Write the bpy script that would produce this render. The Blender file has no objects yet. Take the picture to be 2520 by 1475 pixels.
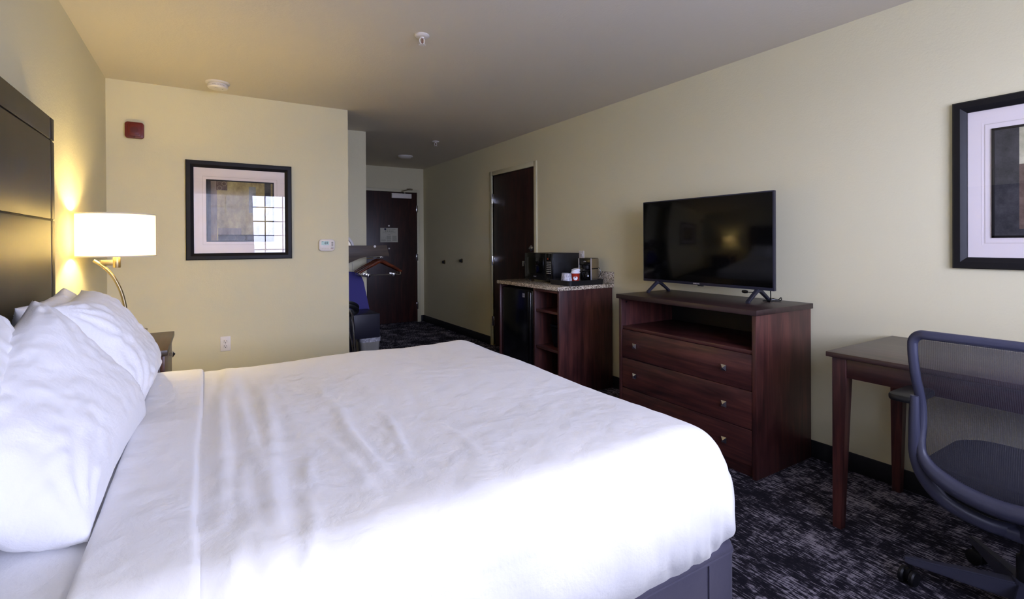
import bpy, bmesh, math, random
from math import pi, sin, cos, sqrt, radians, exp
from mathutils import Vector, Matrix, noise
random.seed(7)
scene = bpy.context.scene
COL = scene.collection
ORIG = {}

# ------------------------------------------------------------------ room measures
XL, XR = -0.5975, 2.984
YW, YB, YE = -0.85, 4.518, 7.516      # window wall, picture wall, entrance wall
HC = 2.44

# ------------------------------------------------------------------ materials
def lin(c):
    return tuple(((v / 255) / 12.92 if v / 255 <= .04045 else (((v / 255) + .055) / 1.055) ** 2.4) for v in c) + (1,)
def nt(name):
    m = bpy.data.materials.new(name); m.use_nodes = True
    t = m.node_tree; b = t.nodes['Principled BSDF']; return m, t, b
def P(name, col, rough=.5, metal=0, spec=.5, emit=None, es=0, bump=None, coat=0, trans=0):
    m, t, b = nt(name)
    b.inputs['Base Color'].default_value = lin(col); b.inputs['Roughness'].default_value = rough
    b.inputs['Metallic'].default_value = metal; b.inputs['Specular IOR Level'].default_value = spec
    b.inputs['Coat Weight'].default_value = coat; b.inputs['Coat Roughness'].default_value = .15
    if emit: b.inputs['Emission Color'].default_value = lin(emit); b.inputs['Emission Strength'].default_value = es
    n = t.nodes
    tc = n.new('ShaderNodeTexCoord'); nz = n.new('ShaderNodeTexNoise')
    nz.inputs['Scale'].default_value = bump[0] if bump else 40
    nz.inputs['Detail'].default_value = bump[3] if bump and len(bump) > 3 else 3
    src = tc.outputs['Object']
    if bump and len(bump) > 2 and bump[2]:
        mp = n.new('ShaderNodeMapping'); mp.inputs['Scale'].default_value = bump[2]
        t.links.new(src, mp.inputs['Vector']); src = mp.outputs['Vector']
    t.links.new(src, nz.inputs['Vector'])
    # faint natural variation in gloss
    mr = n.new('ShaderNodeMapRange'); mr.inputs['To Min'].default_value = max(0, rough - .03); mr.inputs['To Max'].default_value = min(1, rough + .04)
    t.links.new(nz.outputs['Fac'], mr.inputs['Value']); t.links.new(mr.outputs['Result'], b.inputs['Roughness'])
    if bump:
        bp = n.new('ShaderNodeBump'); bp.inputs['Strength'].default_value = bump[1]; bp.inputs['Distance'].default_value = .004
        t.links.new(nz.outputs['Fac'], bp.inputs['Height']); t.links.new(bp.outputs['Normal'], b.inputs['Normal'])
    return m
def ramp(t, fac, stops):
    r = t.nodes.new('ShaderNodeValToRGB'); e = r.color_ramp.elements
    while len(e) < len(stops): e.new(.5)
    for el, (p, c) in zip(e, stops): el.position = p; el.color = lin(c)
    t.links.new(fac, r.inputs['Fac']); return r.outputs['Color']
def wood(name, axis, dark=(43, 21, 21), mid=(70, 37, 35), light=(99, 55, 48), rough=.36, sc=1.0):
    m, t, b = nt(name); n = t.nodes; L = t.links.new
    tc = n.new('ShaderNodeTexCoord'); mp = n.new('ShaderNodeMapping')
    s = [22 * sc, 22 * sc, 22 * sc]; s[axis] = 1.3 * sc; mp.inputs['Scale'].default_value = s
    L(tc.outputs['Object'], mp.inputs['Vector'])
    nz = n.new('ShaderNodeTexNoise'); nz.inputs['Scale'].default_value = 1.6; nz.inputs['Detail'].default_value = 7; nz.inputs['Roughness'].default_value = .62; nz.inputs['Distortion'].default_value = .7
    L(mp.outputs['Vector'], nz.inputs['Vector'])
    mp2 = n.new('ShaderNodeMapping'); s2 = [4, 4, 4]; s2[axis] = .9; mp2.inputs['Scale'].default_value = s2; L(tc.outputs['Object'], mp2.inputs['Vector'])
    n2 = n.new('ShaderNodeTexNoise'); n2.inputs['Scale'].default_value = 2; n2.inputs['Detail'].default_value = 2; n2.inputs['Distortion'].default_value = 1.5; L(mp2.outputs['Vector'], n2.inputs['Vector'])
    mx = n.new('ShaderNodeMath'); mx.operation = 'MULTIPLY_ADD'; mx.inputs[1].default_value = .45; L(n2.outputs['Fac'], mx.inputs[0])
    ml = n.new('ShaderNodeMath'); ml.operation = 'MULTIPLY'; ml.inputs[1].default_value = .6; L(nz.outputs['Fac'], ml.inputs[0]); L(ml.outputs[0], mx.inputs[2])
    L(ramp(t, mx.outputs[0], [(.38, dark), (.52, mid), (.68, light)]), b.inputs['Base Color'])
    b.inputs['Roughness'].default_value = rough
    bp = n.new('ShaderNodeBump'); bp.inputs['Strength'].default_value = .06; bp.inputs['Distance'].default_value = .002
    L(nz.outputs['Fac'], bp.inputs['Height']); L(bp.outputs['Normal'], b.inputs['Normal'])
    return m
def wallpaint(name, col):
    m, t, b = nt(name); n = t.nodes; L = t.links.new
    tc = n.new('ShaderNodeTexCoord'); nz = n.new('ShaderNodeTexNoise'); nz.inputs['Scale'].default_value = 110; nz.inputs['Detail'].default_value = 4
    L(tc.outputs['Object'], nz.inputs['Vector'])
    n2 = n.new('ShaderNodeTexNoise'); n2.inputs['Scale'].default_value = 38; n2.inputs['Detail'].default_value = 2; L(tc.outputs['Object'], n2.inputs['Vector'])
    ad = n.new('ShaderNodeMath'); ad.operation = 'ADD'; L(nz.outputs['Fac'], ad.inputs[0]); L(n2.outputs['Fac'], ad.inputs[1])
    bp = n.new('ShaderNodeBump'); bp.inputs['Strength'].default_value = .22; bp.inputs['Distance'].default_value = .004
    L(ad.outputs[0], bp.inputs['Height']); L(bp.outputs['Normal'], b.inputs['Normal'])
    b.inputs['Base Color'].default_value = lin(col); b.inputs['Roughness'].default_value = .75; b.inputs['Specular IOR Level'].default_value = .25
    return m
def carpet(name):
    m, t, b = nt(name); n = t.nodes; L = t.links.new
    tc = n.new('ShaderNodeTexCoord')
    def nz(scl, sc, det, rough=.6, dist=0):
        mp = n.new('ShaderNodeMapping'); mp.inputs['Scale'].default_value = scl; L(tc.outputs['Object'], mp.inputs['Vector'])
        x = n.new('ShaderNodeTexNoise'); x.inputs['Scale'].default_value = sc; x.inputs['Detail'].default_value = det
        x.inputs['Roughness'].default_value = rough; x.inputs['Distortion'].default_value = dist
        L(mp.outputs['Vector'], x.inputs['Vector']); return x.outputs['Fac']
    a = nz((58, 8, 1), 2.3, 3, .7)         # short streaks along the room
    c = nz((6, 24, 1), 2.0, 4, .7, .4)    # cross bands
    d = nz((3, 2.2, 1), 1.8, 5, .65)      # large patches
    def mth(op, x, y):
        k = n.new('ShaderNodeMath'); k.operation = op
        for i, v in enumerate((x, y)):
            if isinstance(v, (int, float)): k.inputs[i].default_value = v
            else: L(v, k.inputs[i])
        return k.outputs[0]
    s = mth('ADD', mth('MULTIPLY', a, .6), mth('ADD', mth('MULTIPLY', c, .2), mth('MULTIPLY', d, .36)))
    col = ramp(t, s, [(.0, (26, 25, 31)), (.57, (42, 40, 49)), (.61, (92, 88, 102)), (.655, (172, 166, 180))])
    L(col, b.inputs['Base Color']); b.inputs['Roughness'].default_value = .95; b.inputs['Specular IOR Level'].default_value = .1
    fine = nz((1, 1, 1), 420, 2)
    bp = n.new('ShaderNodeBump'); bp.inputs['Strength'].default_value = .7; bp.inputs['Distance'].default_value = .006
    L(mth('ADD', fine, mth('MULTIPLY', s, .7)), bp.inputs['Height']); L(bp.outputs['Normal'], b.inputs['Normal'])
    return m
def granite(name):
    m, t, b = nt(name); n = t.nodes; L = t.links.new
    tc = n.new('ShaderNodeTexCoord'); v = n.new('ShaderNodeTexVoronoi'); v.inputs['Scale'].default_value = 200; L(tc.outputs['Object'], v.inputs['Vector'])
    sep = n.new('ShaderNodeSeparateColor'); L(v.outputs['Color'], sep.inputs['Color'])
    L(ramp(t, sep.outputs[0], [(.0, (40, 36, 32)), (.22, (104, 92, 78)), (.45, (168, 152, 126)), (.8, (214, 204, 186))]), b.inputs['Base Color'])
    b.inputs['Roughness'].default_value = .14
    return m
def cloth(name, col, weave=900, crease=.25, rough=.85):
    m, t, b = nt(name); n = t.nodes; L = t.links.new
    tc = n.new('ShaderNodeTexCoord')
    a = n.new('ShaderNodeTexNoise'); a.inputs['Scale'].default_value = 12; a.inputs['Detail'].default_value = 8; a.inputs['Roughness'].default_value = .58; a.inputs['Distortion'].default_value = .25
    L(tc.outputs['Object'], a.inputs['Vector'])
    w = n.new('ShaderNodeTexNoise'); w.inputs['Scale'].default_value = weave; L(tc.outputs['Object'], w.inputs['Vector'])
    b1 = n.new('ShaderNodeBump'); b1.inputs['Strength'].default_value = crease; b1.inputs['Distance'].default_value = .02; L(a.outputs['Fac'], b1.inputs['Height'])
    b2 = n.new('ShaderNodeBump'); b2.inputs['Strength'].default_value = .12; b2.inputs['Distance'].default_value = .002; L(w.outputs['Fac'], b2.inputs['Height']); L(b1.outputs['Normal'], b2.inputs['Normal'])
    L(b2.outputs['Normal'], b.inputs['Normal'])
    b.inputs['Base Color'].default_value = lin(col); b.inputs['Roughness'].default_value = rough; b.inputs['Specular IOR Level'].default_value = .15
    b.inputs['Sheen Weight'].default_value = .15
    return m
def thin_glass(name, refl=1.0, tint=(255, 255, 255), rough=0.0):
    m = bpy.data.materials.new(name); m.use_nodes = True; t = m.node_tree; n = t.nodes; L = t.links.new; n.clear()
    o = n.new('ShaderNodeOutputMaterial'); mix = n.new('ShaderNodeMixShader'); tr = n.new('ShaderNodeBsdfTransparent'); gl = n.new('ShaderNodeBsdfGlossy')
    tr.inputs['Color'].default_value = lin(tint); gl.inputs['Roughness'].default_value = rough
    fr = n.new('ShaderNodeFresnel'); ge = n.new('ShaderNodeNewGeometry'); im = n.new('ShaderNodeMapRange'); im.inputs['To Min'].default_value = 1.5; im.inputs['To Max'].default_value = 1 / 1.5; L(ge.outputs['Backfacing'], im.inputs['Value']); L(im.outputs[0], fr.inputs['IOR'])
    k = n.new('ShaderNodeMath'); k.operation = 'MULTIPLY'; k.inputs[1].default_value = refl; L(fr.outputs[0], k.inputs[0])
    L(k.outputs[0], mix.inputs[0]); L(tr.outputs[0], mix.inputs[1]); L(gl.outputs[0], mix.inputs[2]); L(mix.outputs[0], o.inputs['Surface'])
    return m
def mesh_fabric(name):
    # woven chair mesh: real open weave, half transparent, fine vertical ribs
    m = bpy.data.materials.new(name); m.use_nodes = True; t = m.node_tree; n = t.nodes; L = t.links.new; n.clear()
    o = n.new('ShaderNodeOutputMaterial'); mix = n.new('ShaderNodeMixShader'); tr = n.new('ShaderNodeBsdfTransparent'); df = n.new('ShaderNodeBsdfPrincipled')
    df.inputs['Base Color'].default_value = lin((62, 62, 74)); df.inputs['Roughness'].default_value = .6
    tc = n.new('ShaderNodeTexCoord'); wv = n.new('ShaderNodeTexWave'); wv.bands_direction = 'Y'; wv.inputs['Scale'].default_value = 62; L(tc.outputs['Object'], wv.inputs['Vector'])
    w2 = n.new('ShaderNodeTexWave'); w2.bands_direction = 'Z'; w2.inputs['Scale'].default_value = 110; L(tc.outputs['Object'], w2.inputs['Vector'])
    mr = n.new('ShaderNodeMapRange'); mr.inputs['To Min'].default_value = .32; mr.inputs['To Max'].default_value = .62; L(wv.outputs['Fac'], mr.inputs['Value'])
    ad = n.new('ShaderNodeMath'); ad.operation = 'MULTIPLY_ADD'; ad.inputs[1].default_value = .16; L(w2.outputs['Fac'], ad.inputs[0]); L(mr.outputs[0], ad.inputs[2])
    L(ad.outputs[0], mix.inputs[0]); L(tr.outputs[0], mix.inputs[1]); L(df.outputs[0], mix.inputs[2]); L(mix.outputs[0], o.inputs['Surface'])
    return m
def lampshade_mat(name):
    m = bpy.data.materials.new(name); m.use_nodes = True; t = m.node_tree; n = t.nodes; L = t.links.new; n.clear()
    o = n.new('ShaderNodeOutputMaterial'); mix = n.new('ShaderNodeMixShader'); tl = n.new('ShaderNodeBsdfTranslucent'); df = n.new('ShaderNodeBsdfDiffuse')
    tl.inputs['Color'].default_value = lin((250, 244, 226)); df.inputs['Color'].default_value = lin((240, 236, 222))
    tc = n.new('ShaderNodeTexCoord'); nz = n.new('ShaderNodeTexNoise'); nz.inputs['Scale'].default_value = 300; L(tc.outputs['Object'], nz.inputs['Vector'])
    mr = n.new('ShaderNodeMapRange'); mr.inputs['To Min'].default_value = .5; mr.inputs['To Max'].default_value = .6; L(nz.outputs['Fac'], mr.inputs['Value']); L(mr.outputs[0], mix.inputs[0])
    L(df.outputs[0], mix.inputs[1]); L(tl.outputs[0], mix.inputs[2]); L(mix.outputs[0], o.inputs['Surface'])
    return m
def artmat(name, c1, c2, sc=9, stretch=(1, 1, 1)):
    m, t, b = nt(name); n = t.nodes; L = t.links.new
    tc = n.new('ShaderNodeTexCoord'); mp = n.new('ShaderNodeMapping'); mp.inputs['Scale'].default_value = stretch; L(tc.outputs['Object'], mp.inputs['Vector'])
    nz = n.new('ShaderNodeTexNoise'); nz.inputs['Scale'].default_value = sc; nz.inputs['Detail'].default_value = 7; nz.inputs['Roughness'].default_value = .7; L(mp.outputs['Vector'], nz.inputs['Vector'])
    L(ramp(t, nz.outputs['Fac'], [(.35, c1), (.65, c2)]), b.inputs['Base Color']); b.inputs['Roughness'].default_value = .8
    return m

M = {}
M['wall'] = wallpaint('wall_paint', (216, 209, 176))
M['ceil'] = wallpaint('ceiling_paint', (212, 204, 188))
M['frame_paint'] = P('door_frame_paint', (205, 200, 168), .45)
M['carpet'] = carpet('carpet_weave')
M['base'] = P('baseboard_rubber', (24, 23, 28), .5)
M['wy'] = wood('mahogany_along', 1); M['wz'] = wood('mahogany_upright', 2); M['wx'] = wood('mahogany_across', 0)
M['wtop'] = wood('mahogany_top', 1, (34, 20, 20), (46, 29, 28), (58, 38, 36), .4)
M['wdoor'] = wood('door_veneer', 2, (27, 11, 10), (42, 19, 16), (62, 30, 25), .42)
M['desk'] = wood('desk_wood', 1, (38, 18, 17), (56, 29, 28), (72, 40, 37), .34)
M['desktop'] = wood('desk_top_wood', 1, (44, 26, 25), (62, 42, 40), (80, 58, 54), .3)
M['hb'] = wood('headboard_wood', 2, (17, 10, 6), (22, 14, 9), (29, 20, 13), .45)
M['ns'] = wood('nightstand_top_wood', 1, (48, 36, 26), (60, 46, 33), (74, 58, 42), .4)
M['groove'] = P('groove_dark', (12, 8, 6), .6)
M['granite'] = granite('granite_speckle')
M['black'] = P('black_gloss_plastic', (9, 9, 12), .16)
M['blackm'] = P('black_matt_plastic', (16, 16, 20), .45)
M['glassblk'] = P('dark_door_glass', (6, 6, 7), .06)
M['screen'] = P('tv_screen_glass', (6, 6, 6), .1, spec=.28)
M['bezel'] = P('tv_bezel', (44, 44, 56), .35, .3)
M['chrome'] = P('chrome', (205, 205, 210), .14, 1)
M['nickel'] = P('brushed_nickel', (150, 136, 106), .36, 1)
M['steel'] = P('brushed_steel', (160, 150, 130), .35, .9)
M['silver'] = P('silver_edge', (190, 190, 205), .3, .6)
M['sheet'] = cloth('sheet_cotton', (243, 243, 245), crease=.34)
M['pillow'] = cloth('pillowcase_cotton', (244, 244, 246), crease=.34)
M['skirt'] = cloth('bed_base_fabric', (84, 82, 102), 500, .12)
M['white'] = P('white_plastic', (222, 216, 208), .4)
M['whitew'] = P('white_cup_plastic', (232, 232, 240), .35)
M['red'] = P('red_plastic', (104, 26, 16), .4)
M['redd'] = P('dark_red_plastic', (70, 12, 10), .5)
M['frame'] = P('black_picture_frame', (18, 16, 18), .5, spec=.3)
M['mat'] = P('mat_board', (226, 216, 214), .8)
M['matl'] = P('mat_board_bevel', (196, 186, 178), .8)
M['glass'] = thin_glass('picture_glass', 1.45)
M['pane'] = thin_glass('window_glass', 1.0)
M['mesh'] = mesh_fabric('chair_mesh')
M['chairp'] = P('chair_plastic', (60, 61, 80), .38, bump=(500, .08))
M['chaird'] = P('chair_dark_plastic', (26, 26, 32), .45)
M['seat'] = P('seat_fabric', (30, 31, 46), .9, bump=(900, .08))
M['shade'] = lampshade_mat('lamp_shade_linen')
M['trim'] = P('shade_trim', (214, 206, 190), .7)
M['bulb'] = P('bulb_glow', (255, 220, 150), .5, emit=(255, 228, 160), es=115)
M['paper'] = P('paper', (186, 184, 168), .8)
M['ink'] = P('ink', (48, 48, 44), .8)
M['inkblue'] = P('ink_blue', (30, 34, 66), .8)
M['inkg'] = P('ink_grey', (120, 120, 106), .8)
M['lcd'] = P('lcd_green', (140, 176, 150), .3)
M['lcdi'] = P('lcd_digits', (34, 62, 46), .4)
M['gold'] = P('button_grey', (150, 145, 136), .5)
M['orange'] = P('display_orange', (150, 50, 16), .4)
M['cupred'] = P('cup_red', (168, 44, 24), .4)
def frosted(name):
    m = bpy.data.materials.new(name); m.use_nodes = True; t = m.node_tree; n = t.nodes; L = t.links.new; p = n['Principled BSDF']; o = n['Material Output']
    p.inputs['Base Color'].default_value = lin((226, 226, 238)); p.inputs['Roughness'].default_value = .2
    mix = n.new('ShaderNodeMixShader'); tr = n.new('ShaderNodeBsdfTransparent'); tc = n.new('ShaderNodeTexCoord'); nz = n.new('ShaderNodeTexNoise'); nz.inputs['Scale'].default_value = 60
    L(tc.outputs['Object'], nz.inputs['Vector']); mr = n.new('ShaderNodeMapRange'); mr.inputs['From Min'].default_value = .35; mr.inputs['From Max'].default_value = .65; mr.inputs['To Min'].default_value = .3; mr.inputs['To Max'].default_value = .7
    L(nz.outputs['Fac'], mr.inputs['Value']); L(mr.outputs[0], mix.inputs[0]); L(tr.outputs[0], mix.inputs[1]); L(p.outputs[0], mix.inputs[2]); L(mix.outputs[0], o.inputs['Surface']); return m
M['clear'] = frosted('wrapped_clear_plastic')
M['hanger'] = wood('hanger_wood', 0, (48, 18, 10), (80, 34, 18), (118, 56, 28), .22)
M['shelfw'] = wood('closet_shelf_wood', 0, (50, 40, 30), (66, 53, 40), (80, 66, 50), .5)
M['blue'] = P('blue_fabric', (66, 62, 128), .85, bump=(500, .3))
M['navy'] = P('dark_box_laminate', (30, 29, 42), .38)
M['bin'] = P('clear_bin_plastic', (150, 148, 142), .35)
M['packet'] = P('white_packet', (220, 220, 226), .6)
M['yellow'] = P('yellow_packet', (214, 200, 60), .6)
M['curtain'] = cloth('curtain_cloth', (150, 140, 120), 700, .1)
M['winframe'] = P('window_frame_vinyl', (120, 116, 106), .45)
M['hole'] = P('hole_light', (60, 56, 52), .7)

# ------------------------------------------------------------------ mesh builder
class B:
    def __init__(s, M0=None):
        s.bm = bmesh.new(); s.M = M0 or Matrix(); s.mi = 0
    def _add(s, tmp, M=None):
        T = s.M @ (M or Matrix())
        vs = [s.bm.verts.new(T @ v.co) for v in tmp.verts]
        for i, v in enumerate(tmp.verts): v.index = i
        flip = T.determinant() < 0
        for f in tmp.faces:
            idx = [vs[v.index] for v in f.verts]
            if flip: idx.reverse()
            try:
                nf = s.bm.faces.new(idx); nf.material_index = s.mi; nf.smooth = f.smooth
            except ValueError: pass
        tmp.free(); return s
    def box(s, x0, x1, y0, y1, z0, z1, bev=.002, seg=2, M=None):
        x0, x1 = sorted((x0, x1)); y0, y1 = sorted((y0, y1)); z0, z1 = sorted((z0, z1))
        t = bmesh.new(); bmesh.ops.create_cube(t, size=1)
        for v in t.verts:
            v.co = Vector(((x0 + x1) / 2 + v.co.x * (x1 - x0), (y0 + y1) / 2 + v.co.y * (y1 - y0), (z0 + z1) / 2 + v.co.z * (z1 - z0)))
        b = min(bev, .45 * min(x1 - x0, y1 - y0, z1 - z0))
        if b > 1e-5:
            bmesh.ops.bevel(t, geom=list(t.edges), offset=b, segments=seg, affect='EDGES', profile=.5); bmesh.ops.recalc_face_normals(t, faces=t.faces); t.normal_update()
            for f in t.faces: f.smooth = max(abs(c) for c in f.normal) < .999
        return s._add(t, M)
    def prism(s, pts, z0, z1, bev=0, M=None):
        t = bmesh.new()
        lo = [t.verts.new((p[0], p[1], z0)) for p in pts]; hi = [t.verts.new((p[0], p[1], z1)) for p in pts]
        n = len(pts); t.faces.new(lo[::-1]); top = t.faces.new(hi)
        for i in range(n): t.faces.new((lo[i], lo[(i + 1) % n], hi[(i + 1) % n], hi[i]))
        bmesh.ops.recalc_face_normals(t, faces=t.faces)
        if bev:
            ed = [e for e in t.edges if abs(e.verts[0].co.z - e.verts[1].co.z) < 1e-9]
            bmesh.ops.bevel(t, geom=ed, offset=bev, segments=2, affect='EDGES', profile=.5)
        t.normal_update()
        for f in t.faces: f.smooth = abs(f.normal.z) < .999
        return s._add(t, M)
    def rrect(s, cx, cy, w, h, r, z0, z1, bev=0, n=5, M=None):
        pts = []
        for sx, sy, a in ((1, 1, 0), (-1, 1, 90), (-1, -1, 180), (1, -1, 270)):
            for k in range(n + 1):
                an = radians(a + 90 * k / n); pts.append((cx + sx * (w / 2 - r) + r * cos(an), cy + sy * (h / 2 - r) + r * sin(an)))
        return s.prism(pts, z0, z1, bev, M)
    def lathe(s, prof, n=32, M=None, cap=True):
        t = bmesh.new(); rings = []
        for r, z in prof:
            rings.append([t.verts.new((r * cos(2 * pi * i / n), r * sin(2 * pi * i / n), z)) for i in range(n)])
        for a, b in zip(rings, rings[1:]):
            for i in range(n): t.faces.new((a[i], a[(i + 1) % n], b[(i + 1) % n], b[i]))
        if cap:
            if prof[0][0] > 1e-6: t.faces.new(rings[0][::-1])
            if prof[-1][0] > 1e-6: t.faces.new(rings[-1])
        bmesh.ops.remove_doubles(t, verts=t.verts, dist=1e-6)
        for f in t.faces: f.smooth = True
        bmesh.ops.recalc_face_normals(t, faces=t.faces)
        return s._add(t, M)
    def tube(s, pts, r, n=10, closed=False, M=None, flat=1.0, up=None):
        pts = [Vector(p) for p in pts]; t = bmesh.new(); N = len(pts); rings = []
        u = None
        for i, p in enumerate(pts):
            if closed: d = pts[(i + 1) % N] - pts[i - 1]
            else: d = pts[min(i + 1, N - 1)] - pts[max(i - 1, 0)]
            d.normalize()
            if up is not None: u = Vector(up)
            elif u is None: u = Vector((0, 0, 1)) if abs(d.z) < .9 else Vector((1, 0, 0))
            u = (u - d * u.dot(d)).normalized(); w = d.cross(u)
            rr = r[i] if isinstance(r, (list, tuple)) else r
            rings.append([t.verts.new(p + u * rr * flat * cos(2 * pi * k / n) + w * rr * sin(2 * pi * k / n)) for k in range(n)])
        m = N if closed else N - 1
        for i in range(m):
            a, b = rings[i], rings[(i + 1) % N]
            for k in range(n): t.faces.new((a[k], a[(k + 1) % n], b[(k + 1) % n], b[k]))
        if not closed: t.faces.new(rings[0][::-1]); t.faces.new(rings[-1])
        for f in t.faces: f.smooth = True
        bmesh.ops.recalc_face_normals(t, faces=t.faces)
        return s._add(t, M)
    def disc(s, cx, cy, r, z0, z1, n=24, M=None):
        return s.prism([(cx + r * cos(2 * pi * i / n), cy + r * sin(2 * pi * i / n)) for i in range(n)], z0, z1, 0, M)
    def ring(s, cx, cy, r0, r1, z, n=28, h=.0004, sx=1, sy=1):
        t = bmesh.new(); a = []; b = []
        for i in range(n):
            c, d = cos(2 * pi * i / n), sin(2 * pi * i / n)
            a.append(t.verts.new((cx + r0 * c * sx, cy + r0 * d * sy, z))); b.append(t.verts.new((cx + r1 * c * sx, cy + r1 * d * sy, z)))
        for i in range(n): t.faces.new((a[i], b[i], b[(i + 1) % n], a[(i + 1) % n]))
        return s._add(t)
    def grid(s, f, nu, nv, closeu=False):
        t = bmesh.new(); g = [[t.verts.new(f(i / nu, j / nv)) for j in range(nv + 1)] for i in range(nu + 1)]
        for i in range(nu):
            for j in range(nv):
                q = t.faces.new((g[i][j], g[i + 1][j], g[i + 1][j + 1], g[i][j + 1])); q.smooth = True
        return s._add(t)
    def done(s, name, mats, parent=None, label=None, sharp=35, merge=False, solid=0):
        if merge:
            bmesh.ops.remove_doubles(s.bm, verts=s.bm.verts, dist=1e-5)
            bmesh.ops.recalc_face_normals(s.bm, faces=s.bm.faces)
        o0 = ORIG.get(parent.name) if parent else None
        if parent and o0:
            for v in s.bm.verts: v.co -= o0
        me = bpy.data.meshes.new(name); s.bm.to_mesh(me); s.bm.free()
        if not isinstance(mats, (list, tuple)): mats = [mats]
        for m in mats: me.materials.append(M[m] if isinstance(m, str) else m)
        if sharp: me.set_sharp_from_angle(angle=radians(sharp))
        o = bpy.data.objects.new(name, me); COL.objects.link(o)
        if parent: o.parent = parent
        ORIG[o.name] = o0.copy() if o0 else Vector((0, 0, 0))
        if label: o['label'] = label
        if solid:
            md = o.modifiers.new('thick', 'SOLIDIFY'); md.thickness = solid; md.offset = -1
        return o

def thing(name, loc, label, cat, group=None, kind=None):
    o = bpy.data.objects.new(name, None); COL.objects.link(o); o.location = loc; o.empty_display_size = .05
    ORIG[o.name] = Vector(loc)
    if label: o['label'] = label
    if cat: o['category'] = cat
    if group: o['group'] = group
    if kind: o['kind'] = kind
    return o
def tag(o, label, cat, group=None):
    # a thing made of a single mesh: move its origin to its base
    me = o.data; zs = [v.co for v in me.vertices]
    c = Vector(((min(v.x for v in zs) + max(v.x for v in zs)) / 2, (min(v.y for v in zs) + max(v.y for v in zs)) / 2, min(v.z for v in zs)))
    me.transform(Matrix.Translation(-c)); o.location = c
    ORIG[o.name] = c
    o['label'] = label; o['category'] = cat
    if group: o['group'] = group
    return o
def struct(o): o['kind'] = 'structure'; return o
def dup(root, loc, rotz=0, label=None):
    r = root.copy(); COL.objects.link(r); r.location = loc; r.rotation_euler = (0, 0, rotz)
    if label: r['label'] = label
    for ch in list(root.children):
        c = ch.copy(); COL.objects.link(c); c.parent = r
        for g in list(ch.children):
            d = g.copy(); COL.objects.link(d); d.parent = c
    return r
def text(name, body, size, mat, parent, MX, align='CENTER', ext=.0003, bold=0, shear=0):
    cu = bpy.data.curves.new(name, 'FONT'); cu.body = body; cu.size = size; cu.align_x = align; cu.align_y = 'CENTER'; cu.extrude = ext; cu.offset = bold; cu.shear = shear
    t = bpy.data.objects.new('tmp', cu); COL.objects.link(t)
    dg = bpy.context.evaluated_depsgraph_get(); me = bpy.data.meshes.new_from_object(t.evaluated_get(dg))
    bpy.data.objects.remove(t); bpy.data.curves.remove(cu)
    me.transform(MX)
    o0 = ORIG.get(parent.name, Vector()); me.transform(Matrix.Translation(-o0))
    me.name = name; me.materials.clear(); me.materials.append(M[mat])
    o = bpy.data.objects.new(name, me); COL.objects.link(o); o.parent = parent; ORIG[o.name] = o0.copy(); return o
def frameM(o, u, v, n):
    m = Matrix.Identity(4)
    for i in range(3): m[i][0] = u[i]; m[i][1] = v[i]; m[i][2] = n[i]; m[i][3] = o[i]
    return m
def onY(x, y, z): return frameM((x, y, z), (1, 0, 0), (0, 0, 1), (0, -1, 0))     # faces -Y, local x right, y up, z out
def onX(x, y, z): return frameM((x, y, z), (0, -1, 0), (0, 0, 1), (-1, 0, 0))    # faces -X
def cr(pts, n=8):
    pts = [Vector(p) for p in pts]; out = []
    for i in range(len(pts) - 1):
        p0 = pts[max(i - 1, 0)]; p1 = pts[i]; p2 = pts[i + 1]; p3 = pts[min(i + 2, len(pts) - 1)]
        for k in range(n):
            t = k / n
            out.append(.5 * ((2 * p1) + (p2 - p0) * t + (2 * p0 - 5 * p1 + 4 * p2 - p3) * t * t + (-p0 + 3 * p1 - 3 * p2 + p3) * t ** 3))
    out.append(pts[-1]); return out

# ================================================================== SETTING
def slab(name, x0, x1, y0, y1, z0, z1, m='wall'):
    return struct(B().box(x0, x1, y0, y1, z0, z1, 0).done(name, m, sharp=0))
slab('floor', XL - .2, XR + .4, YW - .2, YE + .4, -.1, 0, 'carpet')
slab('ceiling', XL - .2, XR + .4, YW - .2, YE + .4, HC, HC + .1, 'ceil')
slab('wall_left', XL - .12, XL, YW - .12, YB, 0, HC)
slab('wall_back', XL - .12, 1.0845, YB, YB + .14, 0, HC)
slab('wall_alcove', .62, .76, YB + .14, 5.293, 0, HC)
slab('wall_hall', .62, 1.4565, 5.293, YE + .12, 0, HC)
# right wall with door opening
DY0, DY1, DZ = 4.36, 5.262, 2.068
b = B(); b.box(XR, XR + .14, YW - .12, DY0, 0, HC, 0).box(XR, XR + .14, DY1, YE + .12, 0, HC, 0).box(XR, XR + .14, DY0, DY1, DZ, HC, 0)
struct(b.done('wall_right', 'wall', sharp=0))
EX0, EX1, EZ = 1.96, 2.872, 2.056
b = B(); b.box(1.4565, EX0, YE, YE + .14, 0, HC, 0).box(EX1, XR, YE, YE + .14, 0, HC, 0).box(EX0, EX1, YE, YE + .14, EZ, HC, 0)
struct(b.done('wall_entrance', 'wall', sharp=0))
slab('light_block_entrance', 1.4, XR + .1, YE + .14, YE + .24, 0, HC)  # unseen slab added to stop sky light leaking under the entrance door
slab('light_block_side_door', XR + .14, XR + .24, DY0 - .1, DY1 + .1, 0, HC)  # unseen slab added behind the side door, blocks light at its frame gaps
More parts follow.
